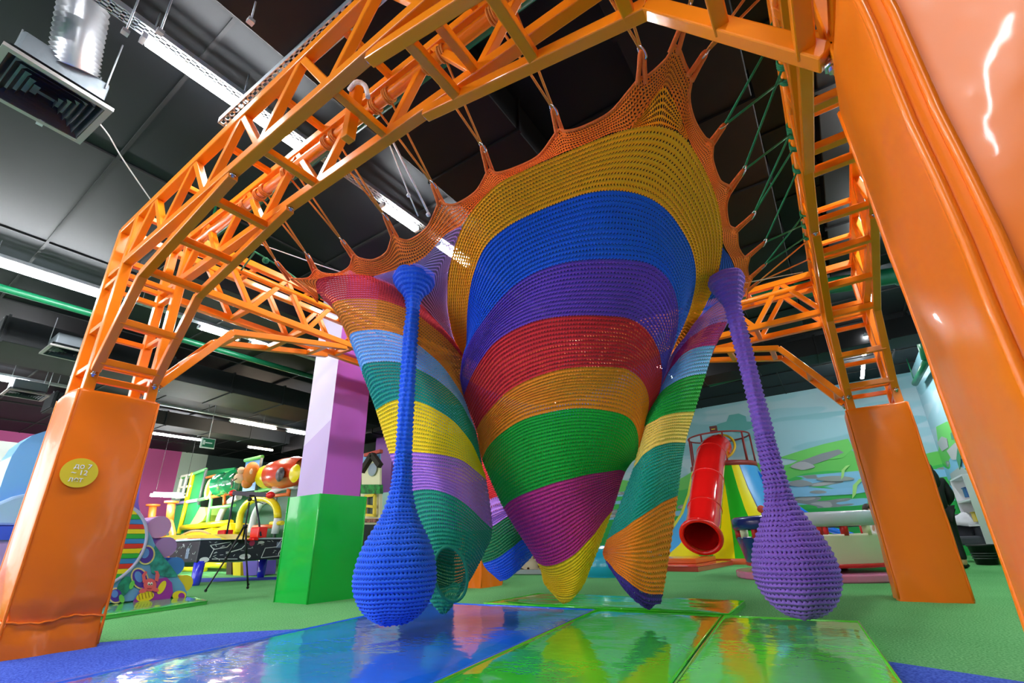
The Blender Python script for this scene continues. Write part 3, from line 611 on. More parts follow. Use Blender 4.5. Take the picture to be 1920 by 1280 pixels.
sheet('saddle_sheet', [(1354, 462, 2.73), (1347, 510, 2.66), (1333, 550, 2.6), (1312, 592, 2.5), (1278, 643, 2.36)],
      [(1354, 464, 2.73), (1370, 484, 2.73), (1380, 512, 2.72), (1386, 543, 2.68), (1366, 553, 2.6), (1340, 570, 2.52), (1312, 598, 2.42), (1282, 640, 2.34)], 'blue', hole=.25)
sheet('faded_patch', [(1183, 241, 2.74), (1215, 237, 2.74), (1240, 236, 2.74), (1268, 245, 2.74), (1290, 262, 2.74)], [(1184, 238, 2.75), (1210, 205, 2.8), (1238, 165, 2.86), (1254, 168, 2.86), (1275, 215, 2.8), (1291, 258, 2.75)], 'yel0', hole=.36, rowh=.02)
OUT = [(596, 566, 2.62), (575, 545, 2.72), (545, 523, 2.83), (562, 523, 2.80), (580, 520, 2.80), (592, 506, 2.84), (606, 512, 2.79), (632, 513, 2.78), (655, 500, 2.80), (663, 478, 2.85), (674, 484, 2.80), (700, 487, 2.78), (725, 472, 2.80), (737, 440, 2.85), (748, 447, 2.80), (770, 449, 2.78), (802, 425, 2.80), (824, 378, 2.86), (836, 383, 2.81), (856, 382, 2.79), (893, 358, 2.81), (917, 318, 2.86), (930, 324, 2.81), (962, 316, 2.79), (1010, 292, 2.80), (1046, 245, 2.86), (1060, 246, 2.82), (1090, 239, 2.80), (1142, 212, 2.81), (1178, 172, 2.84), (1200, 146, 2.87), (1216, 141, 2.87), (1248, 112, 2.88), (1268, 85, 2.9), (1284, 120, 2.88), (1296, 148, 2.87), (1292, 185, 2.84), (1302, 226, 2.81), (1322, 258, 2.83), (1336, 268, 2.86), (1336, 300, 2.82), (1350, 338, 2.80), (1370, 353, 2.86), (1362, 385, 2.81), (1367, 421, 2.80), (1381, 432, 2.86), (1384, 462, 2.80), (1396, 481, 2.81), (1406, 478, 2.86), (1401, 502, 2.81), (1405, 520, 2.83), (1412, 516, 2.87), (1403, 540, 2.80), (1400, 560, 2.76)]
INN = [(597, 556, 2.66), (593, 540, 2.72), (592, 530, 2.73), (597, 523, 2.73), (602, 520, 2.73), (612, 518, 2.73), (625, 517, 2.73), (645, 516, 2.73), (660, 515, 2.73), (675, 515, 2.73), (690, 516, 2.73), (705, 516, 2.73), (730, 509, 2.73), (755, 501, 2.73), (775, 494, 2.73), (800, 478, 2.73), (835, 440, 2.74), (864, 424, 2.74), (876, 408, 2.74), (895, 383, 2.74), (925, 351, 2.74), (940, 342, 2.74), (960, 332, 2.74), (990, 316, 2.74), (1025, 300, 2.74), (1055, 287, 2.74), (1075, 279, 2.74), (1105, 267, 2.74), (1145, 250, 2.74), (1180, 240, 2.74), (1208, 206, 2.8), (1222, 188, 2.83), (1238, 166, 2.86), (1247, 160, 2.87), (1256, 170, 2.86), (1272, 208, 2.81), (1286, 245, 2.76), (1296, 270, 2.74), (1308, 293, 2.74), (1318, 312, 2.74), (1326, 328, 2.74), (1338, 356, 2.74), (1343, 374, 2.74), (1349, 398, 2.74), (1352, 418, 2.74), (1354, 436, 2.74), (1355, 456, 2.73), (1366, 477, 2.73), (1372, 488, 2.73), (1378, 503, 2.72), (1382, 516, 2.72), (1384, 526, 2.7), (1388, 541, 2.68), (1398, 542, 2.68)]
a = np.array([np.array(Z(*p)) for p in OUT]); c = np.array([np.array(Z(*p)) for p in INN]); n = 330
def both(A, B_):  # matched resampling so that scallops line up
    P = np.hstack([A, B_]); r = spline(P, n); return r[:, :3], r[:, 3:]
a, c = both(a, c); loft('rim_border', net, [a, a * .5 + c * .5, c], [cm_('orange', .30)] * 2, .022, closed=False, per=3, amp=.003)
CORD = mat('orange cord', (232, 112, 40), rough=.8, bump=.5, bscale=80)
b = MB(); b.tube([Vector(p) for p in a], .008, CORD, 7); under(net, b.build('rim_cord'))
# --- ties: finger of cord, carabiner, doubled rope to the pipe
TIES = [(540, 518, 519, 492, 'o'), (590, 507, 576, 478, 'o'), (662, 480, 642, 452, 'o'), (737, 438, 722, 406, 'o'), (825, 378, 812, 346, 'o'), (918, 320, 905, 276, 'o'), (1049, 247, 1038, 206, 'o'), (1203, 147, 1204, 98, 'o'), (1268, 86, 1290, 22, 'o'),
        (1299, 138, 1322, 100, 'o'), (1334, 268, 1357, 236, 'g'), (1370, 353, 1394, 320, 'g'), (1381, 431, 1412, 403, 'g'), (1405, 479, 1433, 455, 'g'), (1411, 517, 1432, 498, 'g'), (1402, 545, 1420, 530, 'o')]
RO = mat('orange rope', (226, 140, 50), rough=.75, bump=.5, bscale=120); RG = mat('green rope', (20, 130, 84), rough=.75, bump=.5, bscale=120)
LAB = ['first orange rope from the left post, tying the leftmost tip of the net', 'second orange rope from the left post', 'third orange rope from the left post', 'fourth orange rope from the left post, above the blue ball stalk', 'fifth orange rope from the left post, beside the white cords', 'sixth orange rope from the left post, before the black ceiling', 'seventh orange rope from the left post, at the middle of the near truss', 'short orange rope with a big carabiner left of the near right corner', 'orange rope at the highest corner tip of the net',
       'orange rope just right of the highest corner tip', 'uppermost green rope to the right truss, with a blue sleeve', 'second green rope from the top on the right truss', 'third green rope from the top on the right truss', 'fourth green rope from the top on the right truss', 'lowest green rope on the right truss', 'lowest orange rope at the right end of the net']
for i, (bx, by, tx, ty, c_) in enumerate(TIES):
    base = Z(bx, by, 2.86); tp = Z(tx, ty, 2.93)
    b = MB(); d = (tp - base); sd = d.cross(Vector((0, 0, 1))).normalized() * .022
    b.tube(spline([tuple(base - sd - d * .25), tuple(base - sd * .6 + d * .4), tuple(tp - sd * .4 - d * .05), tuple(tp + d * .03), tuple(tp + sd * .4 - d * .05), tuple(base + sd * .6 + d * .4), tuple(base + sd - d * .25)], 26), .0125, CORD, 8); under(net, b.build('tie_loop'))
    # anchors on the near pipe (y) or right pipe (x)
    if i <= 9 and i != 9: anc = [Vector((tp.x + o, -HY + s2, 3.33)) for o in ((-.13, .0) if i > 3 else (-.12, -.03))]
    else: anc = [Vector((HX - s2, v, 3.33)) for v in {9: (-1.62, -1.5), 10: (-.87, -1.25), 11: (-.99, -.36), 12: (-.42, -.22), 13: (.05, .9), 14: (.72, 1.12), 15: (1.2, 1.6)}[i]]
    if i in (8,): anc = [Vector((tp.x + .3, -HY + s2, 3.33)), Vector((tp.x + .42, -HY + s2, 3.33))]
    t = thing('hanging_rope', LAB[i], 'rope', tp, 'ropes tying the net to the frame'); M_ = RO if c_ == 'o' else RG
    for q in anc: b = MB(); b.tube([tp, q], .0075, M_, 7); under(t, b.build('strand'))
    for q in anc:
        b = MB(); ax = Vector((1, 0, 0)) if abs(q.y + HY - s2) < .01 else Vector((0, 1, 0)); o2 = Vector((0, 0, 1)).cross(ax)
        for k in (-.012, .006, .022): b.tube([q + ax * k + (o2 * math.cos(u) + Vector((0, 0, 1)) * math.sin(u)) * .044 for u in [2 * math.pi * j / 14 for j in range(14)]], .0075, M_, 6, closed=True)
        under(t, b.build('rope_coil'))
    b = MB(); up = (anc[0] - tp).normalized(); sd = up.cross(Vector((.3, .6, 0))).normalized()
    b.tube([tp + up * (.035 * math.cos(u) + .0) + sd * .014 * math.sin(u) for u in [2 * math.pi * j / 16 for j in range(16)]], .0055, CHROME, 7, closed=True); b.tube([tp + sd * .014 - up * .012, tp + sd * .014 + up * .012], .009, CHROME, 8); o = b.build('carabiner'); under(t, o); o['label'] = 'steel carabiner'
    if i == 10: b = MB(); q0 = tp.lerp(anc[1], .78); b.tube([q0, q0.lerp(anc[1], .6)], .014, mat('blue sleeve', (30, 80, 200), rough=.5), 8); o = b.build('sleeve'); under(t, o); o['label'] = 'blue sleeve'
b = MB(); b.tube([(HX - s2, -1.9, 3.33)] * 1 + [(HX - s2, -1.85, 3.33)], .04, RG); 
def cord(pts, r, m, label, name='cord', cat='cord'): b = MB(); b.tube(spline([tuple(p) for p in pts], 20), r, m, 6); return tag(b.build(name), label, cat)
WH = mat('white cord', (225, 228, 230), rough=.6)
b = MB(); t = thing('white_pulley_rope', 'white doubled cord hanging from the near truss, left of the net top', 'rope', Z(727, 262, 3.3))
b.tube([Z(727, 262, 3.3), Z(765, 360, 2.95), Z(784, 405, 2.8)], .005, WH, 6); b.tube([Z(735, 262, 3.3), Z(806, 405, 2.82)], .008, WH, 6); under(t, b.build('strand')); b = MB(); b.ball(Z(766, 366, 2.93), .016, WH, 8); b.ball(Z(803, 402, 2.83), .018, WH, 8); under(t, b.build('knot'))
b = MB(); b.tube(spline([tuple(Y(655, 168, -2.47)), tuple(Y(668, 154, -2.48)), tuple(Y(684, 160, -2.45)), tuple(Y(690, 182, -2.44))], 12), .014, mat('white wrap', (235, 232, 228), rough=.8, bump=.6, bscale=60), 8); tag(b.build('tape_wrap'), 'white tape wrapped round a diagonal of the near truss', 'tape')
cord([Z(480, 455, 3.2), Z(600, 497, 2.9), Z(640, 510, 2.85)], .0045, WH, 'thin white cord running from the left truss to the left net tip', 'guy_rope')
cord([Z(1390, 532, 2.85), Z(1430, 524, 2.9), Z(1505, 510, 3.2)], .0045, WH, 'thin white cord running from the right net tip to the right truss', 'guy_rope')
t = thing('hanging_rope', 'green rope tying the left side of the net below the leftmost orange rope', 'rope', Z(622, 570, 2.6)); b = MB(); b.tube([Z(622, 572, 2.6), Z(528, 502, 2.95)], .009, RG, 7); b.tube([Z(600, 560, 2.66), Z(525, 500, 2.97)], .007, RG, 7); under(t, b.build('strand')); b = MB(); b.ball(Z(498, 488, 3.0), .03, RG, 8); b.tube([Z(528, 502, 2.95), Z(478, 472, 3.1), Vector((-HX + s2, -1.75, 3.33))], .008, RG, 7); under(t, b.build('rope_knot'))
# --- hanging balls
def pear(cx, cy, z0, R_, ztop, col, label, lean=(0, 0), fl=.12):
    t = thing('hanging_ball', label, 'hanging ball', (cx, cy, z0)); k = R_ / .268
    pn = [(.03, 0), (.3, .012), (.55, .042), (.76, .095), (.91, .165), (.985, .23), (1, .285), (.975, .35), (.915, .42), (.82, .49), (.70, .555), (.57, .62), (.45, .69), (.365, .76), (.305, .85), (.265, .96), (.24, 1.1), (.225, 1.3)]
    prof = [(r * R_ if z < .8 else .055 + (r - .225) * R_, z * (k if z < .9 else 1) + z0) for r, z in pn]; zt = ztop - .1; z = prof[-1][1]
    for f in (.25, .5, .75, .92): prof.append((.055, z + (zt - z) * f))
    prof += [(.06, zt + .0), (.085, zt + .06), (fl * .8, zt + .12), (fl, zt + .19), (fl * .96, zt + .25)]
    n = 120; rings = []
    for r, z in prof:
        f = max(0, (z - z0 - .9) / (ztop - z0 - .9)); rings.append(np.array([(cx + lean[0] * f + r * math.cos(a), cy + lean[1] * f + r * math.sin(a), z) for a in [2 * math.pi * i / n for i in range(n)]]))
    K = 17; o = loft('ball', t, rings[:K], [cm_(col, .23)] * (K - 1), .030, per=6, amp=.0038)
    b = MB(); b.lathe((cx, cy, 0), [(max(r - .022, .004), z + .012) for r, z in prof[:K]], mat('core ' + col, NC[col], rough=.9), 40); under(t, b.build('stuffed_core'))
    o = loft('stalk', t, rings[K - 1:], [cm_(col, 0)] * (len(rings) - K), .036, per=6, amp=.005)
    return t
pb = Z(735, 1166, .14); pear(-.40, -1.27, .13, .268, 2.60, 'pblue', 'blue crocheted pear-shaped ball hanging on a long blue stalk', fl=.17)
pear(1.85, -.12, .13, .238, 2.36, 'pviol', 'violet crocheted pear-shaped ball hanging on a long stalk at right', lean=(-.04, 0.04), fl=.13)
# ================================================================== MATS
def gmat(name, c1, c2, seed, rough=.08, bmp=.22):
    m = mat(name, c1, rough=rough, coat=.6, bump=bmp, bscale=3.2, stretch=(1, 1.6, 1), det=4); return m
def quad_mat(pts, h, m, label, edge=None):
    t = thing('floor_mat', label, 'mat', (sum(p[0] for p in pts) / 4, sum(p[1] for p in pts) / 4, 0)); b = MB(); n = 16
    g = [[Vector(pts[0]).lerp(Vector(pts[1]), i / n).lerp(Vector(pts[3]).lerp(Vector(pts[2]), i / n), j / n) for i in range(n + 1)] for j in range(n + 1)]
    k0 = len(b.v); rnd = random.Random(len(label))
    for j in range(n + 1):
        for i in range(n + 1):
            p = g[j][i]; e = min(i, j, n - i, n - j); z = h - (.012 if e == 0 else 0) + (rnd.uniform(-.0035, .0035) if e else 0); b.v.append(Vector((p[0], p[1], z)))
    for j in range(n):
        for i in range(n): b.face((k0 + j * (n + 1) + i, k0 + j * (n + 1) + i + 1, k0 + (j + 1) * (n + 1) + i + 1, k0 + (j + 1) * (n + 1) + i), m, None, True)
    for a in range(4):
        p, q = Vector(pts[a]), Vector(pts[(a + 1) % 4]); b.poly([(p[0], p[1], .002), (q[0], q[1], .002), (q[0], q[1], h - .012), (p[0], p[1], h - .012)], m)
    under(t, b.build('cover')); b = MB(); b.tube([(p[0], p[1], h - .012) for p in pts], .008, edge or m, 6, closed=True); under(t, b.build('piping')); return t
MBLUE = gmat('blue vinyl', (30, 118, 250), 0, 1, rough=.1, bmp=.3); MG1 = gmat('green vinyl', (66, 222, 44), 0, 2); MG2 = gmat('lime vinyl', (104, 236, 64), 0, 3)
quad_mat([(-1.02, -3.3, 0), (.72, -3.3, 0), (.20, .44, 0), (-1.70, .36, 0)], .05, MBLUE, 'large glossy blue vinyl floor mat under the net')
quad_mat([(.74, -3.3, 0), (1.62, -3.3, 0), (1.24, .47, 0), (.22, .44, 0)], .05, MG1, 'glossy green floor mat beside the blue mat')
quad_mat([(1.64, -3.3, 0), (2.40, -3.3, 0), (2.10, .53, 0), (1.26, .48, 0)], .05, MG2, 'glossy lighter green floor mat at right, under the violet ball')
quad_mat([(-1.05, .5, 0), (1.27, .58, 0), (1.25, 1.42, 0), (-1.0, 1.45, 0)], .05, MG1, 'glossy green floor mat lying crosswise behind the others')
# clear film wrinkled over the blue mat, pale corner print
FILM = bpy.data.materials.new('clear film'); FILM.use_nodes = True; nt = FILM.node_tree; bs = nt.nodes['Principled BSDF']; bs.inputs['Roughness'].default_value = .05; bs.inputs['Alpha'].default_value = .05; bs.inputs['Base Color'].default_value = (.9, .93, 1, 1); bs.inputs['Coat Weight'].default_value = 1
tc = nt.nodes.new('ShaderNodeTexCoord'); nz = nt.nodes.new('ShaderNodeTexNoise'); nz.inputs['Scale'].default_value = 7; nz.inputs['Detail'].default_value = 3; nz.inputs['Distortion'].default_value = 1.2; bp = nt.nodes.new('ShaderNodeBump'); bp.inputs['Strength'].default_value = .35; bp.inputs['Distance'].default_value = .03
nt.links.new(tc.outputs['Object'], nz.inputs[0]); nt.links.new(nz.outputs[0], bp.inputs['Height']); nt.links.new(bp.outputs[0], bs.inputs['Normal']); nt.links.new(bp.outputs[0], bs.inputs['Coat Normal'])
b = MB(); n = 40; k0 = 0; rnd = random.Random(3)
for j in range(n + 1):
    for i in range(n + 1):
        u, v = i / n, j / n; x0 = -1.06 - .30 * v + .02 * math.sin(9 * v); x1 = .62 - .32 * v + .03 * math.sin(12 * v); x = x0 + (x1 - x0) * u; y = -3.25 + 2.6 * v
        z = .058 + .010 * max(0, math.sin(6 * x + 9 * y) * math.sin(7 * y - 3 * x + 1)) ** 2 + .014 * max(0, math.sin(3.1 * x - 5 * y)) ** 8; b.v.append(Vector((x, y, z)))
for j in range(n):
    for i in range(n): b.face((j * (n + 1) + i, j * (n + 1) + i + 1, (j + 1) * (n + 1) + i + 1, (j + 1) * (n + 1) + i), FILM, None, True)
tag(b.build('plastic_film'), 'clear wrinkled plastic film spread over the blue mat', 'plastic sheet')
b = MB(); c = Z(215, 1290, .054); b.lathe((c.x, c.y, .0535), [(.001, 0), (.09, 0), (.1, -.001)], mat('pale yellow print', (238, 232, 150), rough=.3), 30); tag(b.build('printed_spot'), 'pale yellow round print near the lower left edge of the blue mat', 'printed spot')
# ================================================================== LILAC COLUMN WITH GREEN PAD
t = thing('column', 'lilac and purple square column rising from a green pad', 'column', (-3.62, .3, 0)); b = MB()
LAV = mat('lit lavender', (196, 168, 218), rough=.5); LAV2 = mat('pale lit lavender', (214, 198, 226), rough=.5); PUR = mat('purple paint', (186, 92, 196), rough=.5)  # white light on the left face put into lavender; slanted paler top is pattern
x0, x1, y0, y1 = -3.90, -3.33, .05, .62
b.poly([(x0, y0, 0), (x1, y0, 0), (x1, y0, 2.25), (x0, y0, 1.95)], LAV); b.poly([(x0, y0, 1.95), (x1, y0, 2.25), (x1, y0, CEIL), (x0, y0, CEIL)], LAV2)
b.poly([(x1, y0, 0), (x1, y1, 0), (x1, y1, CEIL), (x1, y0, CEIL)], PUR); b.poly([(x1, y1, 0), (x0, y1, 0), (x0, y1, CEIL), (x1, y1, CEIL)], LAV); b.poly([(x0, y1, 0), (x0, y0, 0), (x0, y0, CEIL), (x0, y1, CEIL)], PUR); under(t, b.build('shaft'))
GV = mat('green pad vinyl', (24, 186, 66), rough=.2, coat=.4, bump=.3, bscale=4); t = thing('column_pad', 'bright green vinyl pad wrapped round the lilac column', 'pad', (-3.62, .3, 0)); b = MB()
X0, X1, Y0, Y1 = -3.96, -3.27, -.02, .68; H = 1.26
for (ax, ay), (bx, by) in (((X0, Y0), (X1, Y0)), ((X1, Y0), (X1, Y1)), ((X1, Y1), (X0, Y1)), ((X0, Y1), (X0, Y0))): 
    nx, ny = (by - ay), -(bx - ax); L_ = math.hypot(nx, ny); nx /= L_; ny /= L_; K = 10; k0 = len(b.v)
    for j in range(K + 1):
        for i in range(K + 1):
            u, v = i / K, j / K; o_ = .018 * math.sin(math.pi * u) * (math.sin(math.pi * min(v * 1.6, 1) / 1) + .3 * math.sin(7 * v + 5 * u)); b.v.append(Vector((ax + (bx - ax) * u + nx * o_, ay + (by - ay) * u + ny * o_, H * v)))
    for j in range(K):
        for i in range(K): b.face((k0 + j * (K + 1) + i, k0 + j * (K + 1) + i + 1, k0 + (j + 1) * (K + 1) + i + 1, k0 + (j + 1) * (K + 1) + i), GV, None, True)
b.poly([(X0, Y0, H), (X1, Y0, H), (X1, Y1, H), (X0, Y1, H)], GV); under(t, b.build('padding', recalc=False))
for x in (X0, X1):
    for y in (Y0, Y1): b = MB(); b.tube([(x, y, 0), (x, y, H)], .012, GV, 8); under(t, b.build('corner_welt'))
t = thing('column', 'second column farther back, purple above and mint below', 'column', (-9.4, 6.35, 0)); b = MB(); b.box((-9.4, 6.35, 1.07), (.8, .7, 2.14), mat('mint paint', (178, 220, 206), rough=.6)); b.box((-9.4, 6.35, (CEIL + 2.14) / 2), (.8, .7, CEIL - 2.14), mat('violet paint', (124, 66, 150), rough=.6)); b.box((-9.4, 5.99, 1.0), (.3, .02, .62), mat('notice board', (196, 164, 140), rough=.6)); under(t, b.build('shaft'))
t = thing('soft_block', 'orange soft block beside the mint column foot', 'soft block', (-8.6, 4.2, 0)); b = MB(); p = Y(712, 984, 4.4); b.box((p.x, 4.6, .5 * p.z), (.7, .6, p.z), PADM); under(t, b.build('block', bevel=.03))
# ================================================================== AIR HOCKEY TABLE
t = thing('air_hockey_table', 'dark air hockey table with white chalk-like drawings on its sides', 'air hockey table', (-9.2, 1.9, 0))
NAVY = mat('navy laminate', (22, 26, 44), rough=.35); WD = mat('white drawing', (222, 226, 230), rough=.5); BLU = mat('blue leg', (48, 52, 214), rough=.15, coat=.6)
hx0, hx1, hy0, hy1 = -10.0, -8.72, 1.02, 3.1
b = MB(); b.box(((hx0 + hx1) / 2, (hy0 + hy1) / 2, .63), (hx1 - hx0, hy1 - hy0, .42), NAVY); under(t, b.build('cabinet', bevel=.02)); b = MB()
b.box(((hx0 + hx1) / 2, (hy0 + hy1) / 2, .86), (hx1 - hx0 + .03, hy1 - hy0 + .03, .035), mat('table rail', (206, 210, 232), rough=.25)); b.box((hx0 + .3, hy0 + .4, .885), (.5, .7, .03), mat('red goal', (230, 80, 60), rough=.4)); o = b.build('rail', bevel=.01); under(t, o)
for (x, y) in ((hx1 - .08, hy0 + .1), (hx1 - .08, hy1 - .1), (hx0 + .1, hy0 + .1), (hx0 + .1, hy1 - .1)):
    b = MB(); b.tube([(x, y, .0), (x, y, .05), (x, y, .45)], [.07, .085, .10], BLU, 16); o = b.build('leg'); under(t, o)
rnd = random.Random(11); b = MB(); xs = hx1 + .003
def oval(cy, cz, a, c_, m): b.slab([(xs, cy + a * math.cos(u), cz + c_ * math.sin(u)) for u in [2 * math.pi * i / 20 for i in range(20)]], (.003, 0, 0), m)
def ln(p, q, w=.012): b.bar((xs + .002, p[0], p[1]), (xs + .002, q[0], q[1]), WD, .004 if False else w, .006, up=(1, 0, 0))
oval(1.16, .47, .09, .05, WD); oval(1.95, .50, .12, .055, WD); oval(2.25, .78, .07, .03, WD)
ln((1.25, .5), (1.3, .66)); ln((1.3, .66), (1.22, .74)); ln((1.22, .74), (1.6, .80)); ln((1.3, .66), (1.55, .70)); ln((1.55, .70), (1.62, .78)); ln((1.3, .48), (1.8, .46)); ln((1.55, .58), (1.85, .66), .02); ln((1.85, .66), (1.95, .78)); ln((1.6, .6), (1.75, .78)); ln((2.3, .46), (2.36, .66)); ln((2.36, .66), (2.62, .68)); ln((2.3, .46), (2.95, .5)); ln((2.62, .68), (2.7, .82)); ln((2.7, .82), (3.05, .84)); ln((2.75, .64), (3.0, .60)); ln((2.8, .56), (3.02, .68))
for i in range(9): u = math.pi * i / 9; v = math.pi * (i + 1) / 9; ln((2.8 - .12 * math.cos(u), .5 + .14 * math.sin(u)), (2.8 - .12 * math.cos(v), .5 + .14 * math.sin(v)), .014)
for i in range(40): y = 1.15 + rnd.random() * 1.85; z = .47 + rnd.random() * .34; ln((y, z), (y + rnd.uniform(-.07, .07), z + rnd.uniform(-.035, .035)), .007)
b.box((xs, 2.62 + .12, .72), (.004, .26, .12), mat('grey print', (120, 132, 160), rough=.5)); oval(2.05 - .0, .77, .06, .06, mat('raspberry print', (190, 30, 90), rough=.5))
for i in range(26): x = hx0 + .1 + rnd.random() * 1.1; z = .47 + rnd.random() * .34; b.bar((x, hy0 - .003, z), (x + rnd.uniform(-.06, .06), hy0 - .003, z + rnd.uniform(-.05, .05)), WD, .006, .01, up=(0, 1, 0))
b.box((hx1 - .45, hy0 - .003, .6), (.14, .004, .2), mat('grey print', (120, 132, 160), rough=.5)); o = b.build('printed_drawing'); under(t, o)
b = MB(); p, q = Y(437, 924, 2.0), Y(507, 928, 2.0); b.bar(p, q, NAVY, .1, .10); under(t, b.build('score_bar', bevel=.01)); RED = mat('red plastic', (226, 28, 24), rough=.25)
for e in (p, q): b = MB(); b.ball(e, .11, RED, 12, (1, .8, .7)); o = b.build('bar_end'); under(t, o)
b = MB(); q0 = Y(478, 928, 2.0); q1 = Y(489, 1004, 2.0); b.tube([q0, q1], .02, NAVY, 8); under(t, b.build('score_post')); b = MB(); b.tube([(hx0 + .2, 2.0, .86), (hx0 + .2, 2.0, p.z)], .02, NAVY, 8); under(t, b.build('score_post'))
for px in (421, 484): 
    b = MB(); c = Y(px, 1004, 2.05); b.box((c.x, c.y, .98), (.34, .2, .22), RED); b.box((c.x + .02, c.y - .12, .84), (.3, .12, .05), RED); o = b.build('puck_box', bevel=.02); under(t, o)
# ================================================================== TRIPOD
BLK = mat('black metal', (28, 28, 32), rough=.4, metal=.4); foots = [Z(385, 1110, 0), Z(464, 1104, 0)]; cc = (foots[0] + foots[1]) / 2 + Vector((-.35, .35, 0)); foots.append(cc + (cc - (foots[0] + foots[1]) / 2) * 1.0); cc = sum(foots, Vector()) / 3
t = thing('tripod', 'black photographic tripod standing on the green turf by the hockey table', 'tripod', (cc.x, cc.y, 0)); hub = Vector((cc.x, cc.y, 1.0)); b = MB(); b.tube([hub - Vector((0, 0, .25)), hub + Vector((0, 0, .45))], .014, BLK, 8); b.tube([hub, hub + Vector((0, 0, .06))], .04, BLK, 10); under(t, b.build('centre_column')); b = MB(); b.ball(hub + Vector((0, 0, .5)), .04, BLK, 10); b.box(hub + Vector((0, 0, .56)), (.12, .1, .03), BLK); b.tube([hub + Vector((0, 0, .5)), hub + Vector((.2, .15, .42))], .008, BLK, 6); under(t, b.build('head'))
for f in foots:
    d = (f - hub); b = MB(); b.tube([hub + Vector((d.x * .05, d.y * .05, .02)), hub + d * .5], .017, BLK, 8); b.tube([hub + d * .5, f + Vector((0, 0, .03))], .012, BLK, 8); b.tube([hub + d * .48, hub + d * .53], .023, BLK, 8); lg = b.build('leg'); under(t, lg); b = MB(); b.ball(f + Vector((0, 0, .025)), .025, BLK, 8); o = b.build('rubber_foot'); o.parent = lg
# ================================================================== PLAY FRAME behind the table (stands on y = 4)
PY = 4.0
def P4(px, py, dy=0.): return Y(px, py, PY + dy)
t = thing('play_structure', 'long multi-level green and yellow play frame behind the hockey table', 'play structure', (-14.5, 5, 0))
GR = mat('play green', (30, 148, 84), rough=.5); DG = mat('play dark green', (16, 84, 48), rough=.6); YE = mat('play yellow', (240, 214, 20), rough=.35); OR = mat('play orange', (228, 108, 40), rough=.4); WHT = mat('foam white', (226, 228, 228), rough=.6); LIM = mat('lime plastic', (190, 232, 110), rough=.35); GRY = mat('post grey', (84, 90, 88), rough=.5); LG = mat('light green foam', (110, 204, 110), rough=.5); LIL = mat('lilac foam', (170, 150, 196), rough=.5); SK = mat('pale grey', (176, 190, 180), rough=.6)
def pp(name, pts, m, th=.06, dy=0.): b = MB(); b.slab([P4(x, y, dy) for x, y in pts], (0, th, 0), m); o = b.build(name); under(t, o); return o
def pr(name, pts, m, r=.05, dy=-.05, cl=False): b = MB(); b.tube(spline([tuple(P4(x, y, dy)) for x, y in pts], 22) if len(pts) > 2 else [P4(x, y, dy) for x, y in pts], r, m, 8, closed=cl); o = b.build(name); under(t, o); return o
pp('back_panel', [(322, 902), (500, 872), (640, 860), (640, 1056), (322, 1062)], DG, .05, .9)
pp('panel', [(360, 888), (386, 881), (378, 932), (350, 940)], GR); pp('panel', [(331, 945), (352, 941), (340, 1000), (318, 1004)], GR); pp('panel', [(353, 943), (373, 941), (368, 985), (343, 990)], GR); pp('panel', [(389, 882), (440, 876), (436, 888), (388, 893)], GR, .05, .5); pp('panel', [(455, 878), (640, 866), (640, 905), (455, 922)], DG, .05, .5)
b = MB()
for (p, q) in (((341, 893), (362, 889)), ((336, 914), (357, 911)), ((331, 934), (351, 931)), ((341, 893), (331, 934)), ((351, 891), (341, 933)), ((361, 889), (351, 931))): b.bar(P4(*p, -.08), P4(*q, -.08), mat('window white', (226, 222, 206), rough=.5), .07, .07)
under(t, b.build('window_frame'))
pr('post', [(363, 886), (350, 940)], YE, .08); pr('post', [(350, 940), (335, 1000)], YE, .07); pr('post', [(387, 879), (372, 946)], GRY, .05); pr('post', [(397, 932), (389, 982)], LG, .06); pr('post', [(421, 929), (420, 948)], OR, .05); pr('post', [(411, 890), (405, 925)], OR, .05); pr('post', [(542, 915), (540, 930)], OR, .06); pr('post', [(434, 886), (430, 1056)], GRY, .04, .4); pr('post', [(520, 880), (512, 1056)], GRY, .04, .4)
pr('rail', [(338, 897), (387, 879)], LG, .05); pr('rail', [(329, 944), (372, 937)], LIL, .06); pr('rail', [(372, 937), (398, 931)], LG, .06); pr('rail', [(398, 931), (432, 924)], OR, .06); pr('rail', [(387, 895), (412, 889)], OR, .04); pr('rail', [(412, 889), (433, 884)], LG, .04); pr('rail', [(433, 884), (460, 879)], OR, .04); pr('rail', [(395, 952), (440, 947)], LG, .05); pr('rail', [(480, 920), (553, 911)], LG, .05); pr('rail', [(507, 930), (541, 926)], OR, .05)
pr('rail', [(341, 989), (433, 979)], YE, .09); pr('rail', [(476, 988), (515, 986)], OR, .06); pr('rail', [(508, 981), (530, 980)], YE, .06)
pr('arch', [(447, 998), (451, 965), (462, 945), (480, 935), (497, 934), (512, 942), (519, 953), (521, 971)], YE, .1); pr('arch_leg', [(521, 971), (515, 1000)], WHT, .1); pr('arch', [(471, 998), (477, 967), (486, 949), (497, 938)], WHT, .1, .1); pr('arch', [(408, 982), (414, 965), (422, 950), (434, 938), (448, 931)], WHT, .1, .1); pr('arch', [(507, 927), (520, 917), (540, 911), (556, 910)], WHT, .1)
b = MB(); c = P4(392, 917, -.08); k = [c + Vector((.20 * math.cos(u), 0, .30 * math.sin(u))) for u in [2 * math.pi * i / 30 for i in range(30)]]; b.tube(k, .05, mat('pale yellow', (240, 236, 120), rough=.4), 8, closed=True); under(t, b.build('porthole_ring')); b = MB(); b.slab([c + Vector((.20 * math.cos(u), .02, .30 * math.sin(u))) for u in [2 * math.pi * i / 30 for i in range(30)]], (0, .03, 0), mat('amber', (226, 170, 20), rough=.3)); under(t, b.build('porthole_pane'))
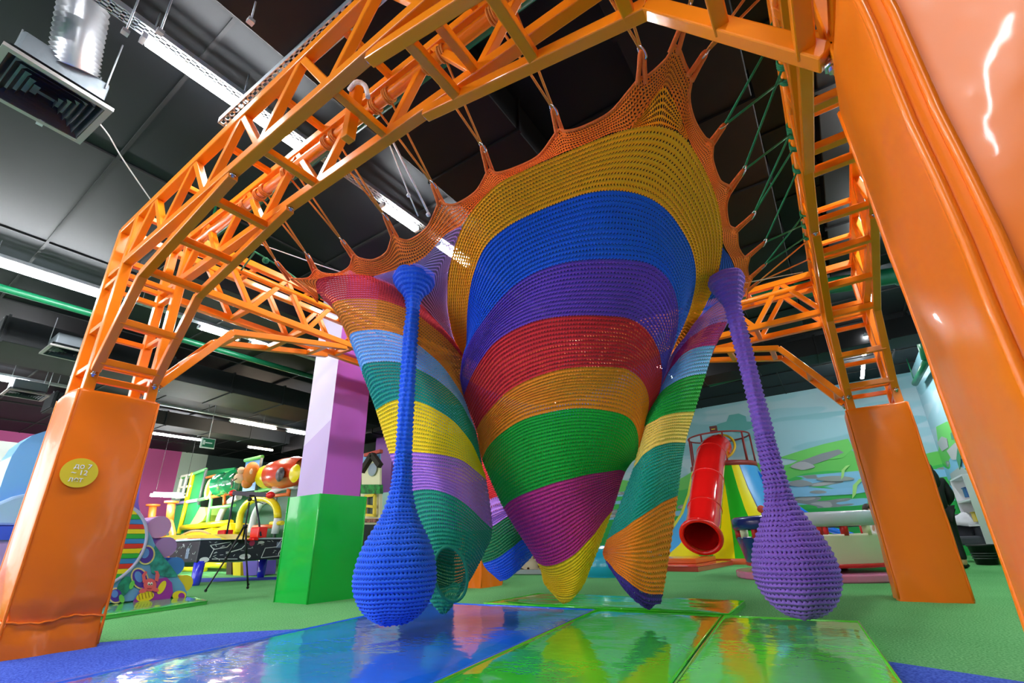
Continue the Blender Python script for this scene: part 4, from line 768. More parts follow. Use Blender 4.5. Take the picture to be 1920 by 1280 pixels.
b = MB(); a, c = P4(416, 908, -.1), P4(452, 905, -.1); dd_ = (c - a); b.lathe((a.x, a.y, a.z), [(.36, 0), (.40, .03), (.36, .06), (.36, dd_.x * .65), (.40, dd_.x * .68), (.33, dd_.x * .72), (.33, dd_.x)], mat('green tube', (14, 120, 72), rough=.2, coat=.5), 26, 'x'); under(t, b.build('crawl_tube'))
b = MB(); a, c = P4(498, 894, -.1), P4(575, 886, -.1); L_ = c.x - a.x; b.lathe(a, [(.30, 0), (.34, .03), (.33, L_ * .2)], YE, 26, 'x'); b.lathe(a, [(.33, L_ * .2), (.40, L_ * .24), (.44, L_ * .5), (.42, L_ * .8), (.33, L_ * .95)], mat('red orange tube', (226, 66, 26), rough=.25, coat=.4), 26, 'x'); under(t, b.build('barrel_tube')); b = MB()
b.lathe(P4(552, 887, -.62), [(.001, -.04), (.2, -.03), (.24, .02)], YE, 24, 'y'); o = b.build('bubble_window'); under(t, o); b = MB(); b.lathe(P4(524, 889, -.58), [(.001, -.03), (.16, -.02), (.2, .02)], mat('patterned vent', (60, 52, 56), rough=.5, mottling=.9, bscale=12), 24, 'y'); o = b.build('bubble_window'); under(t, o)
pp('picture_panel', [(461, 864), (491, 857), (481, 918), (454, 921)], mat('picture blue', (98, 160, 222), rough=.4), .05, -.15); pr('panel_edge', [(460, 863), (492, 856)], LG, .06, -.18); pr('panel_edge', [(491, 858), (480, 919)], GRY, .04, -.18)
MK = mat('monkey fur', (206, 116, 30), rough=.6); MF = mat('monkey face', (226, 184, 150), rough=.6)
b = MB(); c = P4(468, 890, -.45); b.ball(c + Vector((.08, 0, .05)), .33, MK, 20, (.85, .6, 1.0)); b.ball(c + Vector((-.02, -.02, -.24)), .2, MK, 16, (.9, .7, .8)); hd = b.build('animal_head'); under(t, hd); hd['label'] = 'orange monkey head relief'
b = MB(); b.ball(c + Vector((-.25, -.12, -.08)), .22, MF, 16, (1.0, .8, .72)); b.ball(c + Vector((-.12, -.2, .12)), .11, MF, 12); o = b.build('muzzle'); o.parent = hd; b = MB(); b.ball(c + Vector((.28, -.1, .06)), .09, MF, 12, (.6, .6, 1)); o = b.build('ear'); o.parent = hd
b = MB(); b.tube([c + Vector((-.42, -.27, -.10)), c + Vector((-.3, -.30, -.17)), c + Vector((-.14, -.28, -.12))], .012, mat('mouth dark', (90, 40, 30)), 6); b.ball(c + Vector((-.16, -.30, .15)), .03, mat('eye dark', (30, 20, 20), rough=.2), 8); o = b.build('mouth_and_eye'); o.parent = hd
pp('slide', [(356, 983), (366, 967), (375, 950), (384, 951), (386, 965), (380, 976), (366, 984)], LIM, .5, -.1); pp('trough', [(341, 1003), (399, 989), (399, 994), (432, 980), (437, 1012), (341, 1012)], YE, .5, -.2)
pp('low_wall', [(318, 1012), (560, 1010), (560, 1028), (318, 1032)], LG, .1, .1); pp('soft_cube', [(455, 1052), (483, 1051), (481, 1078), (457, 1079)], mat('violet foam', (104, 82, 196), rough=.5), .5, -.6); pp('soft_cube', [(436, 1054), (451, 1054), (451, 1079), (437, 1079)], YE, .4, -.6); pp('soft_cube', [(425, 1054), (434, 1054), (434, 1077), (424, 1077)], mat('brown foam', (70, 50, 44), rough=.6), .4, -.6); pr('rail', [(340, 1067), (385, 1067)], YE, .07, -.3); pr('rail', [(388, 1059), (426, 1060)], YE, .08, -.3); pr('rail', [(484, 1066), (500, 1066)], YE, .07, -.3); pp('stone_block', [(455, 984), (470, 980), (470, 1004), (452, 1004)], mat('stone print', (176, 158, 136), rough=.7), .3, .2)
# yellow play table in front
t = thing('play_table', 'long low yellow play table left of the hockey table', 'play table', (-9.9, 1.5, 0)); b = MB(); b.slab([Y(289, 1011, 1.4), Y(316, 1003, 1.4), Y(398, 1001, 1.4), Y(424, 1011, 1.4)], (0, .5, 0), YE); under(t, b.build('tray')); b = MB()
for px in (300, 340): q = Y(px, 1012, 1.6); b.tube([(q.x, q.y, 0), (q.x, q.y, q.z)], .06, mat('play green', (30, 148, 84)), 8)
under(t, b.build('legs')); b = MB(); q = Y(380, 1003, 1.6); b.tube(spline([tuple(Y(341, 1003, 1.6)), tuple(Y(360, 996, 1.6)), tuple(Y(380, 996, 1.6)), tuple(Y(394, 1002, 1.6))], 14), .03, mat('pale amber', (240, 200, 120), rough=.4), 8); under(t, b.build('bow'))
for i, (cx, y0_, lab) in enumerate(((322, 941, 'orange forked toy post before the green panels'), (287, 947, 'orange toy post before the magenta wall'))):
    t = thing('toy_post', lab, 'toy post', Y(cx, 1012, 3.0)); b = MB(); b.tube([Y(cx, y0_, 3.), Y(cx - 4, y0_ + 35, 3.)], .11, OR, 12); b.lathe(Y(cx, y0_, 3.), [(.001, .05), (.2, .03), (.2, -.03), (.11, -.04)], OR, 14); under(t, b.build('shaft')); b = MB(); b.tube([Y(cx - 4, y0_ + 34, 3.), Y(cx - 16, 1000, 3.), Vector((Y(cx - 24, 1030, 3.).x, 3., .0))], .09, OR, 10); b.tube([Y(cx - 4, y0_ + 34, 3.), Y(cx + 2, 1000, 3.), Vector((Y(cx + 4, 1030, 3.).x, 3., 0.))], .09, OR, 10); b.tube([Y(cx - 5, y0_ + 42, 2.95), Y(cx - 13, 1000, 2.95)], .04, YE, 8); under(t, b.build('fork'))
# house front
t = thing('playhouse', 'cream gabled playhouse front between the two columns', 'playhouse', (-7.6, 4.1, 0)); HP = lambda x, y, d=0.: Y(x, y, 4.0 + d); CR = mat('cream board', (226, 220, 178), rough=.6)
def hp(name, pts, m, th=.06, d=0.): b = MB(); b.slab([HP(x, y, d) for x, y in pts], (0, th, 0), m); o = b.build(name); under(t, o); return o
hp('gable', [(678, 908), (678, 884), (698, 853), (712, 872), (712, 908)], CR); hp('fascia', [(676, 908), (712, 908), (712, 925), (676, 925)], mat('garland green', (26, 120, 44), rough=.7, mottling=.7, bscale=14), .1, -.03); hp('wall', [(676, 925), (712, 925), (712, 985), (676, 985)], CR, .08, .05); hp('lower_wall', [(674, 983), (712, 983), (710, 1078), (672, 1078)], mat('dark opening', (18, 30, 24), rough=.8), .08, .02); hp('sky_board', [(676, 884), (680, 850), (712, 846), (712, 884)], mat('sky print', (120, 170, 214), rough=.6), .04, .12); hp('red_roof', [(682, 850), (712, 842), (712, 848), (682, 856)], mat('roof red', (180, 60, 40), rough=.6), .1, .05); hp('flower_box', [(677, 972), (704, 972), (704, 979), (677, 979)], mat('flower print', (130, 80, 60), rough=.7, mottling=.8, bscale=20), .12, -.06)
for pts in (((678, 884), (698, 852)), ((698, 852), (713, 873))): b = MB(); b.bar(HP(*pts[0], -.06), HP(*pts[1], -.06), mat('thatch dark', (50, 42, 36), rough=.9), .12, .12); o = b.build('roof_edge'); under(t, o)
b = MB(); c = HP(698, 880, -.05); b.lathe(c, [(.001, -.02), (.13, -.02), (.16, .0)], mat('clock grey', (150, 160, 172), rough=.5), 20, 'y'); under(t, b.build('round_window')); b = MB()
for p, q in (((685, 930), (703, 928)), ((685, 948), (703, 950)), ((685, 965), (703, 966)), ((685, 930), (684, 966)), ((703, 928), (702, 966))): b.bar(HP(*p, -.05), HP(*q, -.05), mat('window yellow', (226, 196, 40), rough=.5), .06, .06)
b.slab([HP(685, 930, .02), HP(703, 928, .02), HP(702, 966, .02), HP(684, 966, .02)], (0, .02, 0), mat('pane dark', (60, 74, 60), rough=.3)); under(t, b.build('window'))
b = MB(); b.slab([Z(345, 1084, .004), Z(520, 1081, .004), Z(520, 1086, .004), Z(345, 1092, .004)], (0, 0, -.002), turf_mat('blue turf far', (24, 50, 160), (70, 90, 210))); tag(b.build('floor'), kind='structure')
# ================================================================== SOFT PLAY PANEL (left)
t = thing('soft_play_panel', 'reef-painted soft play climbing panel with rainbow round opening and a crab', 'soft play panel', (-5.6, -.9, 0)); XP = -5.5
def XX(px, py, d=0.): return X(px, py, XP + d)
PN = mat('reef violet', (128, 96, 214), rough=.35); SB = mat('reef blue', (110, 168, 226), rough=.35)
out = [(277, 845), (270, 875), (263, 905), (259, 940), (268, 975), (285, 1006), (292, 1022), (305, 1042), (320, 1060), (332, 1078), (345, 1096), (351, 1110), (351, 1120)]
wp = [XX(*p) for p in out]; wp += [Vector((XP, -.42, .06)), Vector((XP, -2.08, .06)), Vector((XP, -2.08, 1.95)), Vector((XP, -1.6, 2.0))]
b = MB(); b.slab(wp, (-.14, 0, 0), SB); under(t, b.build('board', bevel=.01))
def pf(pts, m, d, name='p'): b.slab([XX(px, py, d) for px, py in pts], (.006, 0, 0), m)
def ell(cx, cy, rx, ry, rot=0, n=22): return [(cx + rx * math.cos(u) * math.cos(rot) - ry * math.sin(u) * math.sin(rot), cy + rx * math.cos(u) * math.sin(rot) + ry * math.sin(u) * math.cos(rot)) for u in [2 * math.pi * i / n for i in range(n)]]
b = MB(); pf([(277, 846), (270, 875), (263, 905), (259, 940), (262, 962), (252, 950), (246, 940), (252, 905), (262, 870)], PN, .01); pf([(291, 1022), (305, 1042), (320, 1060), (334, 1080), (315, 1082), (297, 1078), (284, 1074), (280, 1050)], mat('sea green', (44, 140, 140), rough=.4, mottling=.5, bscale=14), .01)
for cx, cy, rx, ry, ro in ((274, 1040, 13, 16, .4), (262, 1084, 13, 18, -.4), (217, 1116, 11, 12, .2)):
    pf(ell(cx, cy, rx + 3, ry + 3, ro), mat('swirl cream', (236, 214, 150), rough=.4), .012); pf(ell(cx, cy, rx, ry, ro), mat('swirl purple', (84, 44, 168), rough=.4), .018); pf(ell(cx - 2, cy - 3, rx * .55, ry * .6, ro), mat('swirl blue', (96, 140, 226), rough=.4), .024)
pf(ell(232, 1100, 11, 22, .5), mat('kelp', (24, 132, 110), rough=.5, mottling=.4, bscale=16), .014); pf(ell(247, 1096, 4, 9, .4), mat('leaf green', (110, 204, 90), rough=.5), .026); pf(ell(228, 1122, 5, 8, -.3), mat('leaf green', (110, 204, 90), rough=.5), .02)
o = b.build('painted_reef'); under(t, o); b = MB()
pf([(248, 1130), (256, 1118), (270, 1098), (290, 1086), (312, 1082), (322, 1092), (324, 1110), (318, 1124), (290, 1131)], mat('shell purple', (160, 40, 168), rough=.35), .03); pf(ell(272, 1118, 17, 9, -.25), mat('shell yellow', (240, 214, 40), rough=.4), .036); pf(ell(303, 1101, 6, 14, .5), mat('shell yellow', (240, 214, 40), rough=.4), .036); pf(ell(336, 1116, 13, 9, -.1), mat('shell yellow', (240, 214, 40), rough=.4), .034); pf(ell(340, 1117, 6, 6, -.1), mat('shell purple', (160, 40, 168)), .038)
for i in range(5): q = 260 + i * 6; b.bar(XX(q, 1114 - i * 1.6, .045), XX(q + 2, 1124 - i * 1.4, .045), mat('shell line', (170, 130, 20)), .008, .006)
o = b.build('painted_shell'); under(t, o); b = MB(); CB = mat('crab pink', (236, 92, 104), rough=.4)
pf(ell(281, 1096, 12, 12), CB, .045); pf(ell(268, 1107, 8, 4, -.3), CB, .044); pf(ell(291, 1105, 7, 4, .3), CB, .044); pf([(268, 1092), (266, 1078), (272, 1070), (276, 1072), (272, 1080), (274, 1090)], CB, .046); pf([(290, 1088), (292, 1074), (289, 1070), (296, 1070), (299, 1078), (296, 1090)], CB, .046)
for ex in (279, 284): pf(ell(ex, 1094, 2.2, 3), mat('eye white', (250, 250, 250)), .052); pf(ell(ex + .3, 1095, .9, 1.3), mat('eye dark', (30, 20, 20)), .058)
b.bar(XX(276, 1103, .052), XX(284, 1103, .052), mat('crab mouth', (170, 40, 60)), .008, .008); o = b.build('painted_crab'); under(t, o)
c = Vector((XP, -1.52, .74)); rr_ = .53; b = MB(); b.tube([(XP + .02, c.y + rr_ * math.cos(u), c.z + .53 * math.sin(u)) for u in [2 * math.pi * i / 60 for i in range(60)]], .02, mat('rim lilac', (196, 190, 236), rough=.3), 8, closed=True); under(t, b.build('opening_rim')); b = MB(); cols = [(226, 46, 34), (58, 132, 210), (44, 176, 60), (240, 216, 24)]
n = 18; z0 = c.z - .53
for i in range(n):
    za, zb = z0 + 1.06 * i / n, z0 + 1.06 * (i + 1) / n; zm = (za + zb) / 2 - c.z; hw = math.sqrt(max(.275 - zm * zm, .001)); b.box((XP + .012, c.y, (za + zb) / 2), (.02, 2 * hw, zb - za - .004), mat('slat %d' % (i % 4), cols[i % 4], rough=.3))
under(t, b.build('rainbow_slats'))
for i, (cx, cy, r_, col) in enumerate(((294, 988, .14, (206, 150, 214)), (306, 1026, .13, (176, 130, 206)), (322, 1062, .12, (70, 130, 226)), (340, 1094, .11, (240, 212, 60)))):
    b = MB(); p = XX(cx, cy, -.1); b.tube([(XP - .9, p.y, p.z), (XP - .02, p.y, p.z)], r_, mat('step %d' % i, col, rough=.35), 18); o = b.build('step_roll'); under(t, o)
b = MB(); b.box((XP - .5, -.95, .12), (.7, 1.1, .24), SB); under(t, b.build('base'))
quad_mat([(-3.9, -2.6, 0), (-4.66, -.48, 0), (-5.6, -.28, 0), (-5.6, -2.6, 0)], .05, mat('mint mat', (86, 206, 96), rough=.15, coat=.5, bump=.15, bscale=3), 'light green mat in front of the reef-painted soft play panel')
t = thing('soft_slide', 'large light blue rounded soft slide hood at the far left edge', 'soft slide', (-5.9, -3.1, 0)); b = MB()
k = [XX(104, 806), XX(85, 808), XX(60, 816), XX(38, 832), XX(22, 855), XX(10, 885), XX(0, 915)]; pts = k + [Vector((XP, -2.75, 1.1)), Vector((XP, -2.10, 1.1)), Vector((XP, -2.10, 2.02))]
HB = mat('hood blue', (112, 176, 238), rough=.3); b.slab(pts, (-.5, 0, 0), HB); under(t, b.build('hood')); b = MB(); b.slab([XX(104, 918, .1), XX(60, 922, .1), XX(25, 930, .1), XX(-10, 945, .1), XX(-30, 985, .1), XX(60, 985, .1), XX(90, 985, .1)], (-.7, 0, 0), mat('pale slide blue', (168, 204, 246), rough=.3)); o = b.build('slide_side', bevel=.03); under(t, o)
b = MB(); b.slab([XX(-40, 986, .14), XX(100, 986, .14), XX(80, 1012, .14), XX(-40, 1012, .14)], (-.8, 0, 0), mat('slide band blue', (62, 92, 226), rough=.3)); o = b.build('band'); under(t, o); b = MB(); b.slab([XX(-40, 1012, .1), XX(80, 1012, .1), XX(50, 1090, .1), XX(-60, 1120, .1)], (-.7, 0, 0), mat('slide violet', (186, 150, 226), rough=.35)); b.box((XP - .35, -2.9, .25), (.6, 1.2, .5), mat('slide violet', (186, 150, 226))); o = b.build('base'); under(t, o)
b = MB(); p = X(8, 850, -13.0); t = thing('white_cabinet', 'white cabinet seen behind the blue slide hood', 'cabinet', (p.x, p.y, 0)); b.box((p.x, p.y, p.z / 2 + .1), (.8, 1.4, p.z + .2), mat('cabinet white', (232, 232, 230), rough=.5)); under(t, b.build('carcass'))
# ================================================================== SLIDE TOWER (right background)
t = thing('slide_tower', 'striped fan-shaped slide hill with a railed round platform', 'slide tower', (-.5, 11, 0)); TC = Vector((-.5, 11.15, 0))
prof = [(.86, 2.56), (.95, 2.3), (1.12, 1.8), (1.4, 1.25), (1.8, .78), (2.3, .42), (2.75, .2), (2.9, .12)]
def ang(px, py, z=.14): p = Z(px, py, z) - TC; return math.atan2(p.y, p.x)
base = [(-math.pi * 1.02, 'y'), (ang(1246, 1042), 'b'), (ang(1290, 1043), 'y'), (ang(1334, 1043), 'g'), (ang(1352, 1043), 'y'), (ang(1381, 1042), 'g'), (ang(1432, 1042), 'y'), (ang(1478, 1041), 'k'), (ang(1486, 1041), 'b'), (.1, '')]
MM = {'y': mat('hill yellow', (238, 224, 10), rough=.3), 'g': mat('hill green', (36, 178, 34), rough=.3), 'b': mat('hill blue', (70, 162, 226), rough=.3), 'k': mat('hill seam', (20, 50, 90), rough=.4)}
b = MB()
for (a0, c_), (a1, _) in zip(base[:-1], base[1:]):
    if a1 - a0 > 1e-3 and c_: b.lathe(TC, prof, MM[c_], max(2, int((a1 - a0) * 18)), 'z', a0, a1)
under(t, b.build('hill', recalc=False)); b = MB(); b.lathe(TC, [(.001, 2.58), (.88, 2.58), (.92, 2.56), (.92, 2.44), (.6, 2.4)], mat('deck red', (150, 44, 40), rough=.4), 30); under(t, b.build('deck'))
b = MB(); b.lathe(TC, [(2.95, 0), (2.95, .12), (2.8, .13)], mat('orange base', (214, 92, 30), rough=.4), 40, 'z', -math.pi, 0); under(t, b.build('base_ring'))
RB = mat('rail maroon', (150, 50, 48), rough=.4); b = MB(); b.tube([TC + Vector((.86 * math.cos(u), .86 * math.sin(u), 3.4)) for u in [2 * math.pi * i / 40 for i in range(40)]], .025, RB, 8, closed=True); under(t, b.build('top_rail'))
for i in range(9): u = 2 * math.pi * i / 9 + .15; b = MB(); b.tube([TC + Vector((.88 * math.cos(u), .88 * math.sin(u), 2.5)), TC + Vector((.86 * math.cos(u), .86 * math.sin(u), 3.4))], .025, RB, 6); o = b.build('rail_post'); under(t, o)
b = MB(); p = Y(1338, 805, 10.4); b.box(p, (.2, .08, .2), mat('plate dark red', (90, 30, 26), rough=.5)); b.bar(p + Vector((-.05, -.05, 0)), p + Vector((.05, -.05, 0)), YE, .03, .02); under(t, b.build('sign_plate')); b = MB(); q = Y(1427, 954, 9.5); b.lathe(q, [(.001, -.03), (.05, -.03), (.09, 0)], mat('sticker red', (200, 70, 50), rough=.4), 18, 'y'); under(t, b.build('round_sticker'))
t = thing('tube_slide', 'glossy red tube slide coming down the striped hill', 'tube slide', (-1.6, 8.2, 0)); RT_ = mat('red slide plastic', (226, 22, 20), rough=.12, coat=.8); pts = [Y(1346, 838, 10.6), Y(1337, 846, 10.2), Y(1330, 872, 9.6), Y(1326, 910, 9.0), Y(1322, 945, 8.6), Y(1320, 972, 8.25), Y(1317, 990, 8.0), Y(1315, 1003, 7.78)]
sp_ = spline([tuple(p) for p in pts], 34); b = MB(); b.tube(sp_, [.385] * 34, RT_, 30, cap=False); b.tube([Vector(p) for p in sp_], [.365] * 34, mat('slide inside', (190, 14, 14), rough=.3), 30, cap=False); under(t, b.build('tube', recalc=False)); ex = Vector(sp_[-1]); dr = (Vector(sp_[-1]) - Vector(sp_[-3])).normalized(); e1 = dr.cross(Vector((0, 0, 1))).normalized(); e2 = e1.cross(dr).normalized()
b = MB(); b.tube([ex + dr * .05 + (e1 * math.cos(u) + e2 * math.sin(u)) * .42 for u in [2 * math.pi * i / 40 for i in range(40)]], .055, RT_, 12, closed=True); under(t, b.build('mouth_rim'))
for i in (6, 16, 25):
    c = Vector(sp_[i]); d_ = (Vector(sp_[i + 1]) - c).normalized(); f1 = d_.cross(Vector((0, 0, 1))).normalized(); f2 = f1.cross(d_); b = MB(); b.tube([c + (f1 * math.cos(u) + f2 * math.sin(u)) * .388 for u in [2 * math.pi * j / 32 for j in range(32)]], .012, RT_, 6, closed=True); o = b.build('joint_collar'); under(t, o)
b = MB(); c = Vector(sp_[0]); d_ = (Vector(sp_[0]) - Vector(sp_[2])).normalized(); b.tube([c + Vector((.05, 0, 0)) + (Vector((0, .4, .9)).normalized() * math.sin(u) + Vector((1, 0, 0)) * math.cos(u)) * .41 for u in [2 * math.pi * j / 32 for j in range(32)]], .035, mat('entry yellow', (236, 190, 40), rough=.3), 8, closed=True); under(t, b.build('entry_ring'))
t = thing('side_slide', 'blue open slide running down the right side of the striped hill', 'slide', (1.5, 11, 0)); b = MB(); pts = [Y(1408, 875, 11.0), Y(1440, 905, 10.8), Y(1480, 940, 10.6), Y(1520, 968, 10.4), Y(1555, 990, 10.2), Y(1600, 1003, 10.1)]
for dy, m_ in ((0, mat('slide blue', (30, 116, 226), rough=.2, coat=.5)), (.55, mat('slide blue', (30, 116, 226)))): b.tube(spline([tuple(p + Vector((0, dy, 0))) for p in pts], 24), .06, m_, 8)
sp2 = spline([tuple(p) for p in pts], 24)
for i in range(23): p, q = Vector(sp2[i]), Vector(sp2[i + 1]); b.poly([p - Vector((0, 0, .1)), q - Vector((0, 0, .1)), q + Vector((0, .55, -.1)), p + Vector((0, .55, -.1))], MM['b']); b.poly([p, q, q - Vector((0, 0, .1)), p - Vector((0, 0, .1))], mat('slide blue', (30, 116, 226)))
under(t, b.build('chute'))
quad_mat([(-2.5, 6.2, 0), (-.28, 5.84, 0), (-.1, 8.1, 0), (-2.3, 8.1, 0)], .1, mat('red mat', (214, 70, 60), rough=.2, coat=.4), 'pinkish red landing mat under the red tube slide')
t = thing('floor_mat', 'orange landing mat lying on the red one at the tube slide mouth', 'mat', (-1.4, 7.5, .1)); b = MB(); b.hexa([(-2.4, 6.9, .1), (-.5, 6.6, .1), (-.42, 8.0, .1), (-2.3, 8.0, .1), (-2.4, 6.9, .2), (-.5, 6.6, .2), (-.42, 8.0, .2), (-2.3, 8.0, .2)], mat('orange mat', (236, 116, 40), rough=.2, coat=.4)); under(t, b.build('cover', bevel=.02))
# ================================================================== CAROUSEL
CX, CY = 1.70, 5.05; t = thing('carousel', 'low round soft carousel, navy on the left and cream on the right', 'carousel', (CX, CY, .1)); NV = mat('navy vinyl', (20, 36, 120), rough=.25, coat=.3, bump=.2, bscale=5); CRV = mat('cream vinyl', (232, 226, 204), rough=.3); SIL = mat('silver vinyl', (188, 200, 210), rough=.25, coat=.3, bump=.3, bscale=9); RDV = mat('red vinyl', (206, 32, 34), rough=.3)
A0, A1, A2 = math.radians(-255), math.radians(-97), math.radians(105); b = MB()
for m_, a0, a1 in ((NV, A0, A1), (CRV, A1, A2)): b.lathe((CX, CY, 0), [(.98, .2), (1.07, .55), (1.07, .58), (1.0, .58), (.94, .25)], m_, 26, 'z', a0, a1)
under(t, b.build('tub')); b = MB(); b.lathe((CX, CY, 0), [(.96, .16), (1.0, .17), (1.0, .21), (.96, .22)], RDV, 48); b.lathe((CX, CY, 0), [(.001, .24), (.96, .24)], CRV, 40); under(t, b.build('floor_ring')); b = MB(); 
for m_, a0, a1 in ((NV, A0, A1), (SIL, A1, A2)): b.lathe((CX, CY, 0), [(.99, .68), (1.08, .68), (1.10, .72), (1.10, .84), (1.06, .87), (.99, .86), (.98, .7)], m_, 26, 'z', a0, a1)
under(t, b.build('padded_rail'))
for i in range(22):
    u = 2 * math.pi * i / 22; b = MB(); b.tube([(CX + 1.03 * math.cos(u), CY + 1.03 * math.sin(u), .56), (CX + 1.03 * math.cos(u), CY + 1.03 * math.sin(u), .70)], .05, (RDV, mat('post cream', (230, 228, 190), rough=.4), RDV)[i % 3], 10); o = b.build('rail_post'); under(t, o)
b = MB(); b.tube([(CX, CY, .09), (CX, CY, .17)], .35, BLK, 20); b.tube([(CX, CY, .24), (CX, CY, .75)], .04, CHROME, 10); b.lathe((CX, CY, 0), [(.22, .74), (.24, .76), (.22, .78), (.001, .78)], RDV, 20); under(t, b.build('spindle'))
t = thing('floor_mat', 'pink padded ring platform under the carousel', 'mat', (CX, CY, 0)); b = MB(); k = []
for i in range(40): u = 2 * math.pi * i / 40; k.append((CX + .06 + 1.22 * math.cos(u), CY - .02 + 1.16 * math.sin(u), .0))
b.slab(k, (0, 0, .1), mat('pink vinyl', (232, 130, 178), rough=.25, coat=.3)); under(t, b.build('pad', bevel=.02))
# ================================================================== people
def skin_body(name, V_, E_, R_, m, par=None, lv=2):
    me = bpy.data.meshes.new(name); me.from_pydata(V_, E_, []); o = bpy.data.objects.new(name, me); COL.objects.link(o); sk = o.modifiers.new('s', 'SKIN'); sk.use_smooth_shade = True
    for i, r in enumerate(R_): me.skin_vertices[0].data[i].radius = (r, r)
    me.skin_vertices[0].data[0].use_root = True; o.modifiers.new('d', 'SUBSURF').levels = lv; o.modifiers['d'].render_levels = lv; me.materials.append(m)
    bpy.context.view_layer.update(); dg = bpy.context.evaluated_depsgraph_get(); me2 = bpy.data.meshes.new_from_object(o.evaluated_get(dg)); bpy.data.objects.remove(o)
    me2.materials.clear(); me2.materials.append(m); n = bpy.data.objects.new(name, me2); COL.objects.link(n)
    for p in me2.polygons: p.use_smooth = True
    if par: under(par, n)
    return n
SKN = mat('skin', (224, 172, 140), rough=.5)
def person(o, yaw, h, label, coat, trousers, hair, seated=False, bag=False, long_hair=False):
    t = thing('person', label, 'person', o); k = h / 1.68; co, si = math.cos(yaw), math.sin(yaw)
    W = lambda x, y, z: (o[0] + (x * co - y * si) * k, o[1] + (x * si + y * co) * k, o[2] + z * k)
    hz = .92 if not seated else .30
    kn = lambda s: (s * .1, -.02, .5) if not seated else (s * .12, -.42, .34); ft = lambda s: (s * .11, .02, .08) if not seated else (s * .12, -.46, .0)
    toe = lambda s: (s * .12, -.14, .03) if not seated else (s * .12, -.58, .0)
    dz = hz - .92
    V_ = [W(0, 0, .94 + dz), W(0, 0, 1.12 + dz), W(0, .01, 1.32 + dz), W(0, 0, 1.44 + dz), W(0, -.02, 1.53 + dz), W(0, -.03, 1.62 + dz)]; E_ = [(0, 1), (1, 2), (2, 3), (3, 4), (4, 5)]; R_ = [.14, .13, .15, .06, .085, .07]
    for s in (-1, 1):
        i = len(V_); V_ += [W(s * .1, 0, .88 + dz), W(*kn(s)), W(*ft(s)), W(*toe(s))]; R_ += [.095, .062, .045, .035]; E_ += [(0, i), (i, i + 1), (i + 1, i + 2), (i + 2, i + 3)]
        i = len(V_); V_ += [W(s * .18, 0, 1.38 + dz), W(s * .23, .03, 1.12 + dz), W(s * .2, -.16, .98 + dz), W(s * .18, -.22, .96 + dz)]; R_ += [.06, .045, .032, .036]; E_ += [(2, i), (i, i + 1), (i + 1, i + 2), (i + 2, i + 3)]
        b_ = len(V_) - 1
        for f in range(4): j = len(V_); V_ += [W(s * (.155 + .018 * f), -.28, .955 + dz), W(s * (.155 + .018 * f), -.30 - .01 * (f in (1, 2)), .925 + dz)]; R_ += [.011, .009]; E_ += [(b_, j), (j, j + 1)]
        j = len(V_); V_ += [W(s * .14, -.24, .95 + dz), W(s * .13, -.265, .935 + dz)]; R_ += [.012, .01]; E_ += [(b_, j), (j, j + 1)]
    skin_body('body', V_, E_, [r * k for r in R_], SKN, t)
    skin_body('coat', [W(0, 0, .86 + dz), W(0, 0, 1.12 + dz), W(0, .01, 1.32 + dz), W(0, 0, 1.42 + dz)] + [W(s * a, y_, z_ + dz) for s in (-1, 1) for a, y_, z_ in ((.18, 0, 1.38), (.235, .03, 1.12), (.205, -.15, .99))], [(0, 1), (1, 2), (2, 3), (2, 4), (4, 5), (5, 6), (2, 7), (7, 8), (8, 9)], [k * r for r in (.18, .155, .17, .075, .08, .065, .05, .08, .065, .05)], coat, t)
    skin_body('trousers', [W(0, 0, .9 + dz)] + [W(*q) for s in (-1, 1) for q in ((s * .1, 0, .86 + dz), kn(s), (ft(s)[0], ft(s)[1], ft(s)[2] + .03))], [(0, 1), (1, 2), (2, 3), (0, 4), (4, 5), (5, 6)], [k * r for r in (.14, .11, .08, .06, .11, .08, .06)], trousers, t)
    for s in (-1, 1): b = MB(); c = Vector(W(*ft(s))); e = Vector(W(*toe(s))); b.ball((c + e) / 2 + Vector((0, 0, -.01)), .1 * k, mat('shoe black', (20, 20, 22), rough=.4), 12, (.9, 1.0, .45)); oo = b.build('shoe'); under(t, oo)
    b = MB(); c = Vector(W(0, .015, 1.60 + dz)); b.ball(c, .112 * k, hair, 16, (.92, 1.0, 1.05)); 
    if long_hair: b.ball(Vector(W(0, .07, 1.42 + dz)), .12 * k, hair, 14, (1.0, .6, 1.7))
    for v in range(len(b.v)):
        d = b.v[v] - Vector(W(0, -.03, 1.55 + dz)); f = d.x * si * -1 + d.y * co * -1  # push the hair off the face
        lx = (b.v[v].x - o[0]) * co + (b.v[v].y - o[1]) * si; ly = -(b.v[v].x - o[0]) * si + (b.v[v].y - o[1]) * co
        if ly < -.03 * k and b.v[v].z < o[2] + (1.64 + dz) * k: b.v[v] = Vector((b.v[v].x + (-si) * .09 * k, b.v[v].y + co * .09 * k, b.v[v].z))
    under(t, b.build('hair')); b = MB()
    for s in (-1, 1): b.ball(W(s * .035, -.105, 1.575 + dz), .013 * k, mat('eye dark', (30, 20, 20)), 8)
    b.ball(W(0, -.125, 1.545 + dz), .018 * k, SKN, 8, (.7, 1, 1.2)); b.ball(W(0, -.112, 1.505 + dz), .022 * k, mat('lips', (176, 90, 84)), 8, (1.1, .5, .35)); under(t, b.build('face'))
    if bag: b = MB(); c = Vector(W(.30, -.05, .95)); b.ball(c, .17, mat('bag black', (26, 28, 38), rough=.3), 14, (.9, .8, .75)); b.tube([c + Vector((-.1, 0, .1)), Vector(W(.19, 0, 1.42)), c + Vector((.06, .05, .1))], .014, mat('bag black', (26, 28, 38)), 6); oo = b.build('shoulder_bag'); under(t, oo)
    return t
